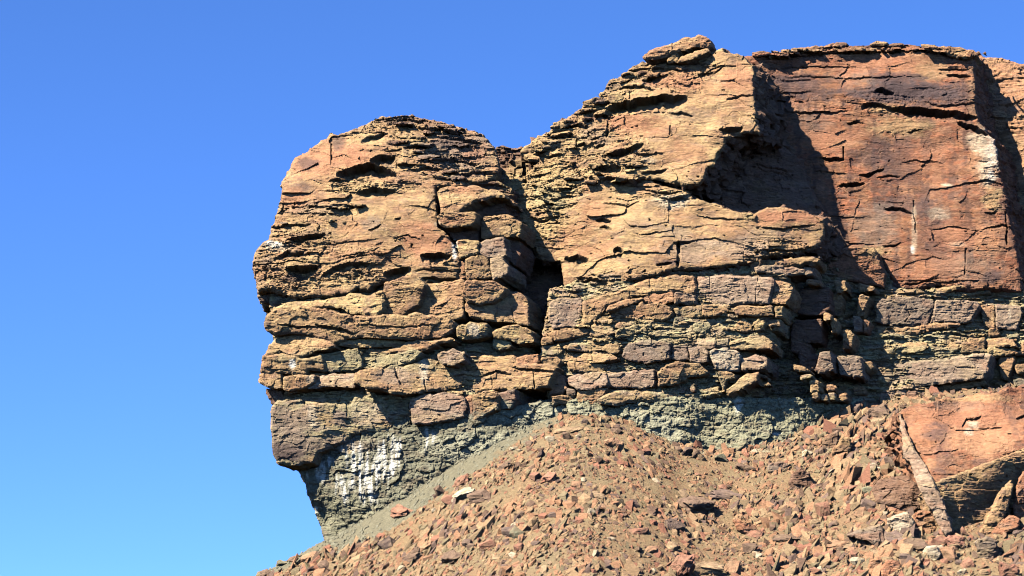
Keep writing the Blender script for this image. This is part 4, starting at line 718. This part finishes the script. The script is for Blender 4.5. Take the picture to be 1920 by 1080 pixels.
def strip_mask(x, y):
    """bare grey scree chute along the foot of the headland"""
    yc = np.interp(x, CX, CY); s = yc - y; n = 2.2 * noise(x * .3, y * .3, np.asarray(x) * 0, 85) + 1.0 * noise(x * 1.2, y * 1.2, np.asarray(x) * 0, 86)
    x1 = float(point(1035, 800, 2)[0])
    wd = np.interp(x, [CX[3], XL, XL + 8, x1 - 4, x1], [0.6, 2.6, 5.2, 3.4, 0.5])
    return smooth(.6, -.6, s - wd + n) * smooth(x1 + 1.0, x1 - 1.0, x + .3 * n)
def hit(u, v):
    dx, dy, dz = [float(a) for a in ray(u, v)]
    y = np.linspace(-90, 14, 700); t = (y - CAM[1]) / dy; x = t * dx; z = CAM[2] + t * dz
    f = z - slope_z(x, y); k = np.argmax(f <= 0) if (f <= 0).any() else int(np.argmin(f))
    return float(x[k]), float(y[k]), float(slope_z(x[k:k+1], y[k:k+1])[0])
def sheet(name, xs, ys, drop, label, colf):
    X, Y = np.meshgrid(xs, ys); Z = slope_z(X, Y) - drop
    P = np.c_[X.ravel(), Y.ravel(), Z.ravel()]; nx, ny = len(xs), len(ys)
    i = np.arange(nx - 1)[None, :] + nx * np.arange(ny - 1)[:, None]; i = i.ravel()
    q = np.c_[i, i + 1, i + nx + 1, i + nx]
    o = mesh_object(name, P, q, colf(P), M_SCREE); o['kind'] = 'structure'; o['label'] = label; return o
def soil(P):
    x, y, z = P.T; a = fbm(x * .35, y * .35, z * 0, 87, 3); b = fbm(x * 1.6, y * 1.6, z * 0, 88, 3)
    c = np.repeat(np.array([[.165, .120, .066]]), len(P), 0)
    c += (np.array([.165, .105, .062]) - c) * (.6 * smooth(-.1, .5, a + .4 * b))[:, None]
    c += (np.array([.148, .120, .070]) - c) * (.6 * smooth(0, .5, -a + .4 * b))[:, None]
    gx = smooth(.2, -.3, noise(x * .1, y * .1, z * 0, 89)) * smooth(XL + 34, XL + 16, x)
    c += (np.array([.13, .112, .069]) - c) * (.5 * gx)[:, None]
    m = strip_mask(x, y); c += (np.array([.118, .112, .076]) * (1 + .12 * b)[:, None] - c) * m[:, None]
    fx = np.interp(x, [float(point(1230, 800, 3)[0]), float(point(1300, 800, 3)[0]), float(point(1560, 800, 3)[0]), float(point(1600, 800, 3)[0])], [0, 1, 1, 0])
    yc = np.interp(x, CX, CY); c += (PAL['ash'] - c) * (.8 * fx * smooth(2.2, .3, yc - y + b))[:, None]
    return np.clip(c * np.array([1.14, 1.07, 1.02]), .03, .8)
xs = np.arange(-27, 66, .13); ys = np.arange(-34, 12.5, .125)
sheet('talus_slope', xs, ys, 0.0, 'tan and grey scree slope below the cliff', soil)
gx = np.concatenate([np.linspace(-3000, -80, 14), np.linspace(-60, 110, 70), np.linspace(140, 3000, 14)])
gy = np.concatenate([np.linspace(-2500, -140, 14), np.linspace(-120, 22, 70), np.linspace(30, 40, 3)])
plain = lambda P: np.where((P[:, 1] < -60)[:, None], np.array([[.055, .052, .033]]), soil(P))
sheet('desert_ground', gx, gy, 0.45, 'flat desert ground running up into the foot of the scree', plain)
_y = [40, 3000]
sheet('desert_plain', gx, np.linspace(40, 3000, 10), 0.45, 'desert plain beyond the cliff', plain)

# ------------------------------------------------------------------ loose stones
def hull_mesh(seed, n=16, flat=1.0, box=.55, bev=0.0, rough=0.0, subd=0):
    r = random.Random(seed); bm = bmesh.new()
    for i in range(n):
        p = Vector((r.uniform(-1, 1), r.uniform(-1, 1), r.uniform(-1, 1)))
        m = max(abs(p.x), abs(p.y), abs(p.z)); L = p.length
        p = p / (box * m + (1 - box) * L) if L > 1e-6 else p
        bm.verts.new((p.x * .5, p.y * .5, p.z * .5))
    res = bmesh.ops.convex_hull(bm, input=bm.verts[:])
    bmesh.ops.delete(bm, geom=list({g for g in res['geom_interior'] if isinstance(g, bmesh.types.BMVert)}), context='VERTS')
    bmesh.ops.dissolve_limit(bm, angle_limit=math.radians(8), verts=bm.verts[:], edges=bm.edges[:])
    if bev > 0: bmesh.ops.bevel(bm, geom=bm.edges[:], offset=bev, segments=1, affect='EDGES', profile=.5)
    bmesh.ops.triangulate(bm, faces=bm.faces[:])
    if subd:
        bmesh.ops.subdivide_edges(bm, edges=bm.edges[:], cuts=subd, use_grid_fill=True)
        co = np.array([v.co[:] for v in bm.verts]); s = seed * 1.7
        n3 = [fbm(co[:, 0] * 3 + s, co[:, 1] * 3, co[:, 2] * 5 + k * 9, 200 + k, 3, .6) * rough for k in range(3)]
        lam = np.sin(co[:, 2] * 40 + s) * rough * .12
        for i, v in enumerate(bm.verts): v.co += Vector((n3[0][i] + lam[i] * v.co.x, n3[1][i] + lam[i] * v.co.y, n3[2][i]))
    me = bpy.data.meshes.new('stone'); bm.to_mesh(me); bm.free(); me.materials.append(M_STONE)
    return me
SC = {'red': (.175, .084, .054), 'tan': (.205, .138, .079), 'brown': (.100, .064, .044), 'orange': (.200, .112, .064), 'pale': (.26, .21, .14), 'purple': (.098, .066, .052), 'green': (.145, .138, .086), 'olive': (.105, .098, .062), 'dark': (.068, .047, .038)}
for k in SC: SC[k] = tuple(1.25 * c for c in SC[k])
def slope_normal(x, y):
    e = 1.2; a = lambda X, Y: float(slope_z(np.array([X]), np.array([Y]), False)[0])
    return Vector((-(a(x + e, y) - a(x - e, y)) / (2 * e), -(a(x, y + e) - a(x, y - e)) / (2 * e), 1)).normalized()
def put_stone(me, name, x, y, z, dims, col, label, group=None, cat='stone', rot=None, tilt=0.25, sink=.3, r=random):
    o = bpy.data.objects.new(name, me); sc.collection.objects.link(o)
    n = slope_normal(x, y); q = n.to_track_quat('Z', 'Y') @ Euler((r.uniform(-tilt, tilt), r.uniform(-tilt, tilt), r.uniform(0, 6.28) if rot is None else rot)).to_quaternion()
    o.rotation_mode = 'QUATERNION'; o.rotation_quaternion = q; o.scale = dims
    o.location = Vector((x, y, z)) + n * dims[2] * (.5 - sink)
    k = r.uniform(.88, 1.12); o.color = (*[c * k for c in col], 1)
    o['label'] = label; o['category'] = cat
    if group: o['group'] = group
    return o

# the huge fallen boulder and the slab leaning on it
BIG = thing('boulder', at(1850, 960, -11), 'huge red fallen boulder with a pale chip scar and a shaded underside', 'boulder')
piece('boulder_body', [(1688,770),(1705,762),(1740,756),(1765,748),(1800,745),(1830,738),(1850,733),(1870,735),(1890,725),(1925,720),(2000,722),(2030,800),(2000,850),(1925,855),(1900,866),(1872,882),(1845,888),(1800,900),(1775,918),(1760,920),(1745,890),(1722,850),(1702,810)],
      [(1690,780,-13.5),(1800,745,-12),(1925,725,-11.5),(1760,905,-20.2),(1800,860,-18.6),(1866,876,-20),(1900,850,-18.6),(1850,790,-15.5),(1990,800,-15),(1925,850,-19.4),(1730,840,-17.5)],
      BIG, style='wall', base='red', T=16, dx=.05, rnd=.25, amp=1.0, wob=2.2, jit=.2)
piece('boulder_underside', [(1745,905),(1790,890),(1870,860),(1940,830),(2010,840),(2000,900),(1920,930),(1860,1010),(1780,1030),(1750,960)],
      [(1760,912,-20.2),(1860,880,-20),(1925,855,-19.4),(1800,930,-19.4),(1870,900,-19.2),(1820,980,-17.4),(1920,900,-17.2),(1780,1000,-18.4),(1870,950,-17)],
      BIG, style='rock', base='tan', T=8, dx=.0, rnd=.3, amp=1.0, wob=1.5, jit=.1)
LEAN = thing('rock_slab', at(1775, 995, -15), 'long thin tan rock slab leaning against the left edge of the huge boulder', 'slab')
piece('slab_body', [(1687,768),(1693,785),(1702,812),(1720,850),(1749,893),(1769,936),(1786,1000),(1772,1003),(1749,960),(1726,922),(1708,872),(1694,850),(1689,800)],
      [(1688,770,-14.2),(1705,850,-18.2),(1745,920,-20.4),(1780,1000,-20.4)], LEAN, style='block', base='taupe', T=1.6, dx=.3, rnd=.2, amp=.7, wob=1.0, carved=False, tilt=False)
STN = 'fallen stones on the talus slope'
# (u0, v0, u1, v1, colour, label, flatness 1 = blocky / .4 = slab)
TR = [
 (1541,806,1574,847,'brown','upright brown angular rock, the left of two leaning together below the shale',1.1),(1558,818,1599,862,'tan','tan brown angular rock leaning beside the darker upright one',1.1),(1478,872,1524,922,'brown','dark brown pyramid shaped boulder alone in the middle of the scree',1.0),
 (1438,865,1482,888,'purple','flat topped purple brown rock left of the pyramid shaped boulder',.6),(1620,868,1662,892,'pale','pale tan split slab below the rounded stones',.45),(1638,890,1730,966,'brown','big brown boulder with a blue black stain beside the leaning slab',1.0),
 (1588,980,1662,1028,'purple','dark purple angular boulder below the stained brown boulder',.8),(1660,960,1722,1010,'pale','pale faceted boulder below the foot of the stained boulder',.9),(1710,956,1762,1004,'red','rough pinkish boulder touching the foot of the leaning slab',.9),
 (1728,1022,1766,1056,'pale','cream and grey round boulder near the lower edge',.9),(1830,1005,1872,1054,'dark','grey brown cube like boulder with a dark right side',1.0),(1648,1050,1694,1090,'red','round red boulder cut by the lower edge of the picture',.9),
 (1622,1044,1656,1086,'orange','ribbed orange rock next to the round red boulder',1.1),(1856,964,1914,1006,'red','flat pink slab propped under the right end of the huge boulder',.5),(1836,895,1898,1002,'tan','tall tan leaning slab in front of the shaded underside',1.6),
 (1898,875,1950,985,'red','red upright slab at the right edge of the picture',1.6),(1372,962,1426,1010,'red','long red slab tipped downhill in mid scree',.5),(1242,970,1284,998,'dark','dark red hollow rock in the lower middle of the scree',.7),
 (1270,925,1340,962,'brown','broad flat brown rock above the dark hollow rock',.5),(1328,912,1396,938,'purple','low purple brown rock right of the broad brown rock',.6),(1258,1036,1306,1090,'red','upright red rock at the lower edge, left of a tan slab',1.1),
 (1298,1046,1352,1082,'tan','tan flat slab at the lower edge beside the upright red rock',.5),(1356,1044,1388,1084,'orange','orange wedge rock at the lower edge',1.0),(1104,920,1140,944,'tan','round tan flat stone in the upper left scree',.45),
 (1130,820,1168,846,'orange','blocky orange stone near the top of the scree cone',.8),(1012,880,1052,906,'red','thin red slab lying at the edge of the grey chute',.35),(1042,793,1092,812,'tan','long tan slab near the top of the grey chute',.4),
 (1056,808,1072,826,'brown','small brown stone under the long tan slab',.9),(732,944,776,970,'red','bright red slab on the grey chute, furthest down of the big ones',.45),(846,888,888,910,'red','red slab lying across the grey chute above a pale slab',.5),
 (846,914,896,938,'pale','pale yellowish slab beside the grey chute',.35),(816,910,838,932,'brown','small upright brown stone left of the pale slab',1.0),(926,866,962,884,'brown','brown slab alone on the grey chute',.4),(890,882,912,898,'orange','pinkish flat stone right of the red slab on the chute',.4),
 (1278,838,1298,858,'purple','dark round stone, first of three under the shale wall',.9),(1295,842,1312,862,'brown','brown stone, middle one of three under the shale wall',.9),(1306,852,1320,866,'tan','small tan stone, last of three under the shale wall',.9),
 (1372,830,1404,850,'green','pale greenish block at the foot of the shale wall',.8),(1626,760,1668,788,'brown','brown wedge shaped rock with a dark right face at the top of the scree',.9),(1634,782,1660,802,'tan','smooth rounded stone under the wedge shaped rock',.8),
 (1596,757,1614,778,'purple','small dark square stone left of the wedge shaped rock',1.0),(958,988,984,1012,'olive','round olive brown stone in the lower left scree',.8),(880,918,930,942,'brown','low brown rock on the lower left scree',.5),
 (830,925,862,948,'red','dark red stone under the pale yellowish slab',.7),(712,1008,744,1028,'dark','dark shadowed rock low on the left scree',.8),(760,1030,796,1056,'brown','lumpy brown rock in the bottom left scree',.8),(828,1030,872,1056,'brown','smooth grey brown boulder in the bottom left scree',.7),
 (774,1018,818,1036,'orange','long orange slab in the bottom left scree',.4),(600,1050,625,1074,'brown','brown stone at the lower left below the shale foot',.9),(900,1005,934,1030,'red','red slab pair stone in the bottom left scree',.5),(944,985,975,1008,'dark','dark squat stone in the lower left scree',.8),
 (1536,838,1552,856,'brown','small brown stone at the foot of the two leaning rocks',.8),(1600,870,1622,888,'brown','brown block left of the pale split slab',.8),(1645,858,1676,882,'purple','rounded dark stone above the pale split slab',.8),(1672,826,1694,852,'dark','dark angular stone close to the upper leaning slab',1.0),
 (1618,912,1640,932,'green','small greenish cube at the left of the stained boulder',1.0),(1664,944,1702,962,'red','red flake under the stained boulder',.6),(1615,935,1645,962,'purple','dark angular stone left below the stained boulder',1.0),(1695,1006,1742,1034,'brown','brown block wedged below the pinkish boulder',.7),
 (1662,985,1700,1026,'purple','purple angular block below the pale faceted boulder',1.1),(1742,1000,1776,1028,'red','red wedge below the leaning slab foot',.6),(1770,1000,1806,1030,'red','red flat stone under the shaded hollow',.5),(1760,1026,1794,1056,'orange','orange angular stone near the cream boulder',.8),
 (1800,1042,1834,1066,'red','rosy rounded slab right of the orange angular stone',.5),(1872,1050,1910,1088,'red','big red stone in the lower right corner',.9),(1500,984,1530,1004,'red','red slab in the scree left of the dark purple boulder',.5),(1450,1000,1500,1020,'brown','long brown rock in the lower right scree',.5),
 (1400,990,1430,1010,'red','red flat stone at the tail of the tipped slab',.5),(1340,850,1365,868,'olive','olive stone below the shale wall corner',.8),(1380,860,1420,886,'brown','low brown rock under the shale wall',.6),(1420,845,1445,862,'tan','tan stone at the edge of the shale foot',.7),
 (1390,1020,1420,1042,'brown','brown stone beside the lower edge rocks',.8),(1545,1010,1590,1032,'orange','orange slab left of the dark purple boulder',.5),(1470,940,1500,958,'orange','small orange slab below the pyramid shaped boulder',.5),(1530,940,1560,970,'red','red angular stone in the middle right scree',.8),
 (1575,905,1610,925,'red','red flat stone right of the pyramid shaped boulder',.5),(1180,985,1215,1002,'red','flat red stone in the lower middle scree',.5),(1200,1020,1235,1038,'orange','flat orange stone in the lower middle scree',.5),(1068,900,1090,918,'orange','small orange slab in the upper left scree',.5),
 (1145,800,1166,812,'brown','thin brown slab at the crest of the scree cone',.4),(1090,785,1106,796,'dark','dark small rock on the crest of the scree cone',.9),(1196,838,1222,852,'red','low red slab below the crest of the scree cone',.5),(1120,945,1150,958,'orange','thin orange slab in the middle left scree',.4),
 (960,1055,985,1072,'red','red stone at the bottom edge, left part',.7),(485,1066,512,1084,'brown','brown rock on the skyline at the lower left end',.7),(518,1048,540,1062,'olive','olive rock on the skyline of the scree edge',.8),(536,1042,562,1054,'brown','flat brown rock on the skyline of the scree edge',.5),(566,1034,604,1050,'orange','pinkish slab just under the skyline of the scree edge',.4),
]
# boulders whose outline can be traced
TB = [
 ([(1541,827),(1552,816),(1573,805),(1574,822),(1570,838),(1559,847),(1546,842)], 'brown'), ([(1558,861),(1566,838),(1580,818),(1597,824),(1598,842),(1584,860),(1570,864)], 'tan'),
 ([(1477,905),(1486,888),(1501,873),(1519,890),(1525,911),(1510,918),(1494,923)], 'brown'), ([(1438,878),(1444,868),(1466,865),(1478,870),(1482,882),(1462,889),(1442,886)], 'purple'),
 ([(1620,872),(1640,868),(1652,876),(1662,888),(1650,892),(1630,884)], 'pale'), ([(1637,912),(1650,897),(1672,892),(1700,890),(1716,904),(1727,922),(1730,950),(1710,964),(1690,957),(1665,946),(1642,940)], 'brown'),
 ([(1588,1000),(1612,992),(1653,982),(1660,1004),(1661,1028),(1645,1024),(1628,1014)], 'purple'), ([(1660,975),(1678,966),(1700,960),(1712,974),(1722,990),(1714,1005),(1698,1008),(1680,996)], 'pale'),
 ([(1712,964),(1730,956),(1750,960),(1762,980),(1752,1003),(1732,1002),(1716,986)], 'red'), ([(1728,1036),(1740,1024),(1756,1024),(1766,1038),(1756,1054),(1736,1054)], 'pale'),
 ([(1830,1016),(1850,1006),(1868,1014),(1872,1044),(1850,1054),(1836,1040)], 'purple'), ([(1650,1064),(1662,1050),(1684,1050),(1694,1064),(1690,1090),(1654,1090)], 'red'),
 ([(1622,1072),(1630,1052),(1645,1044),(1656,1054),(1648,1078),(1630,1086)], 'orange'), ([(1856,996),(1872,978),(1898,964),(1914,972),(1908,992),(1884,1002),(1860,1006)], 'red'),
 ([(1836,1002),(1850,970),(1868,938),(1884,912),(1896,896),(1900,912),(1894,944),(1882,974),(1866,1000)], 'tan'), ([(1898,950),(1904,916),(1914,888),(1930,872),(1950,880),(1948,980),(1912,984)], 'red'),
 ([(1371,974),(1378,966),(1388,963),(1408,980),(1426,998),(1422,1009),(1404,1004),(1386,994)], 'red')]
def tone(c): return {'dark': 'varnish'}.get(c, c)
for (pl, colr), row in zip(TB, TR[:17]):
    uc = sum(p[0] for p in pl) / len(pl); vb = max(p[1] for p in pl); wpx = max(p[0] for p in pl) - min(p[0] for p in pl); hpx = vb - min(p[1] for p in pl)
    x, y, z = hit(uc, vb - 2); sz = wpx * .05; lean = hpx * .05 * (.22 if hpx < 60 else .3)
    vt = min(p[1] for p in pl)
    o = piece('boulder', pl + [(uc + wpx * .3, vb + 3), (uc - wpx * .3, vb + 3)] if False else pl, [(uc, vb, y - .2), (uc, vt, y - .2 + lean), (uc - wpx * .45, (vt + vb) / 2, y + .22 * sz), (uc + wpx * .45, (vt + vb) / 2, y + .28 * sz), (uc, (vt + vb) / 2, y - .28 * sz)],
              None, style='block', base=tone(colr), T=max(.8 * sz, .8), dx=.12, dzb=.1, rnd=.16, step=1.25, amp=1.0, wob=1.0, carved=False, jit=.1, ring=.25, tilt=True)
    o['label'] = row[5]; o['category'] = 'boulder'
rs = random.Random(5)
for k, (u0, v0, u1, v1, colr, lab, fl) in enumerate(TR):
    if k < 17: continue
    x, y, z = hit((u0 + u1) / 2, v1 - (v1 - v0) * .22)
    s = .05 * (250 + y) / 250
    w = (u1 - u0) * s; h = (v1 - v0) * s
    big = w > 1.6
    me = hull_mesh(100 + k, n=rs.randint(12, 18), box=.72, bev=0.02, rough=.085 if big else .05, subd=4 if big else 2)
    me.name = 'boulder' if big else 'stone'
    dz = h * (1.1 if fl > .7 else .8); dy = max(w * (.8 if fl > .7 else .7), h * .8)
    o = put_stone(me, 'boulder' if big else 'stone', x, y, z, (w * 1.12, dy, dz * 1.15), SC[colr], lab, None, 'boulder' if big else 'stone', rot=rs.uniform(-.25, .25), tilt=.15, sink=.36, r=rs)
# smaller stones that can still be counted
protos = [hull_mesh(500 + i, n=random.Random(i).randint(9, 15), box=.5, bev=0, rough=.05, subd=1) for i in range(18)]
cols = ['red', 'red', 'orange', 'tan', 'tan', 'brown', 'purple', 'pale']
cnt = 0; rs = random.Random(9)
names = {'red': 'small reddish stone', 'orange': 'small orange stone', 'tan': 'small tan stone', 'brown': 'small brown stone', 'purple': 'small purplish stone', 'pale': 'small pale stone'}
while cnt < 205:
    u = rs.uniform(640, 1915); v = rs.uniform(800, 1078)
    if v < np.interp(u, CU, CV) + 10: continue
    if rs.random() > np.interp(u, [600, 1000, 1400, 1550, 1700, 1920], [.35, .4, .5, .85, 1, 1]) * np.interp(v, [780, 900, 1080], [.5, .7, 1]): continue
    if u > 1690 and v < 1000: continue
    x, y, z = hit(u, v)
    if float(strip_mask(np.array([x]), np.array([y]))[0]) > .3: continue
    L = rs.uniform(.55, 1.15) * (1.25 if u > 1500 else 1); fl = rs.uniform(.28, .8)
    c = rs.choice(cols)
    best = min(TR, key=lambda r: math.hypot(u - (r[0] + r[2]) / 2, (v - (r[1] + r[3]) / 2) * 1.3)); bu, bv = (best[0] + best[2]) / 2, (best[1] + best[3]) / 2
    du, dv = u - bu, v - bv; where = ('right of' if du > 0 else 'left of') if abs(du) > abs(dv) * 1.2 else ('below' if dv > 0 else 'above')
    short = ' '.join(best[5].split(',')[0].split()[:9])
    put_stone(protos[rs.randrange(18)], 'stone', x, y, z, (L, L * rs.uniform(.55, .95), L * fl), SC[c], ('flat ' if fl < .5 else 'blocky ') + names[c].replace('small ', '') + ' ' + where + ' the ' + short, 'small loose stones on the scree', 'stone', tilt=.35, sink=.25, r=rs)
    cnt += 1
# gravel: too many to count
def gravel(n, lo, hi, p, seed, name, label):
    g = np.random.default_rng(seed)
    base = []
    for i in range(10):
        r = random.Random(900 + i); bm = bmesh.new()
        cs = [(a, b, c) for a in (-1, 1) for b in (-1, 1) for c in (-1, 1)]; r.shuffle(cs)
        for a, b, c in cs[:r.choice((6, 7, 8))]: bm.verts.new(Vector((a * r.uniform(.2, .56), b * r.uniform(.2, .56), c * r.uniform(.25, .55))))
        res = bmesh.ops.convex_hull(bm, input=bm.verts[:]); bmesh.ops.delete(bm, geom=list({e for e in res['geom_interior'] if isinstance(e, bmesh.types.BMVert)}), context='VERTS')
        bmesh.ops.triangulate(bm, faces=bm.faces[:]); bm.verts.index_update()
        base.append((np.array([v.co[:] for v in bm.verts]), np.array([[v.index for v in f.verts] for f in bm.faces]))); bm.free()
    x = g.uniform(-25, 55, n); y = g.uniform(-33, 9.5, n); yc = np.interp(x, CX, CY)
    keep = (y < yc + .3); dens = np.clip(.70 + 1.5 * noise(x * .22, y * .22, x * 0, 95), .3, 1)
    m = strip_mask(x, y); dens = dens * (1 - .35 * m); keep &= g.random(n) < dens
    x, y, m = x[keep], y[keep], m[keep]; n = len(x); z = slope_z(x, y)
    L = lo + (hi - lo) * g.random(n) ** p; L = L * (.85 + .22 * smooth(12, 30, x)) * (.72 + .9 * smooth(-.2, .4, noise(x * .14 + 5, y * .14, x * 0, 96))); L = np.where(m > .4, np.minimum(L * .8, .3), L)
    pal = np.array([SC['red'], SC['orange'], SC['tan'], SC['tan'], SC['orange'], SC['brown'], SC['purple'], SC['orange'], (.20, .145, .085), (.20, .145, .085), (.17, .135, .08)])
    c = pal[g.integers(0, len(pal), n)] * g.uniform(.8, 1.15, (n, 1)); c = c * np.array([[1.02, .98, .93]]); c = np.where(m[:, None] > .4, np.array([[.165, .153, .105]]), c)
    V = []; T = []; C = []; off = 0
    for b in range(10):
        s = np.arange(n)[np.arange(n) % 10 == b]
        bv, bt = base[b]; k = len(s)
        th = g.uniform(0, 6.28, k); a1 = g.normal(0, .45, k).clip(-1.1, 1.1); a2 = g.normal(0, .45, k).clip(-1.1, 1.1)
        sx, sy, sz = L[s], L[s] * g.uniform(.5, .95, k), L[s] * g.uniform(.28, .75, k)
        q = bv[None] * np.stack([sx, sy, sz], 1)[:, None]
        ct, st = np.cos(th)[:, None], np.sin(th)[:, None]; X = q[..., 0] * ct - q[..., 1] * st; Y = q[..., 0] * st + q[..., 1] * ct; Zq = q[..., 2]
        Zq = Zq + X * (np.tan(a1)[:, None] * .8 + np.interp(x[s], CX, np.gradient(CZ, CX))[:, None]) + Y * (np.tan(a2)[:, None] * .8 + SLOPE)
        P = np.stack([X + x[s][:, None], Y + y[s][:, None], Zq + (z[s] + sz * .3)[:, None]], -1)
        V.append(P.reshape(-1, 3)); T.append((bt[None] + (off + len(bv) * np.arange(k))[:, None, None]).reshape(-1, 3)); off += k * len(bv)
        C.append(np.repeat(c[s], len(bv), 0))
    o = mesh_object(name, np.concatenate(V), np.concatenate(T), np.concatenate(C), M_SCREE); o['kind'] = 'stuff'; o['label'] = label
gravel(68000, .11, .85, 2.9, 3, 'gravel', 'angular red and tan gravel strewn over the scree slope')
gravel(56000, .06, .18, 1.2, 4, 'gravel', 'fine broken chips between the larger gravel on the scree slope')
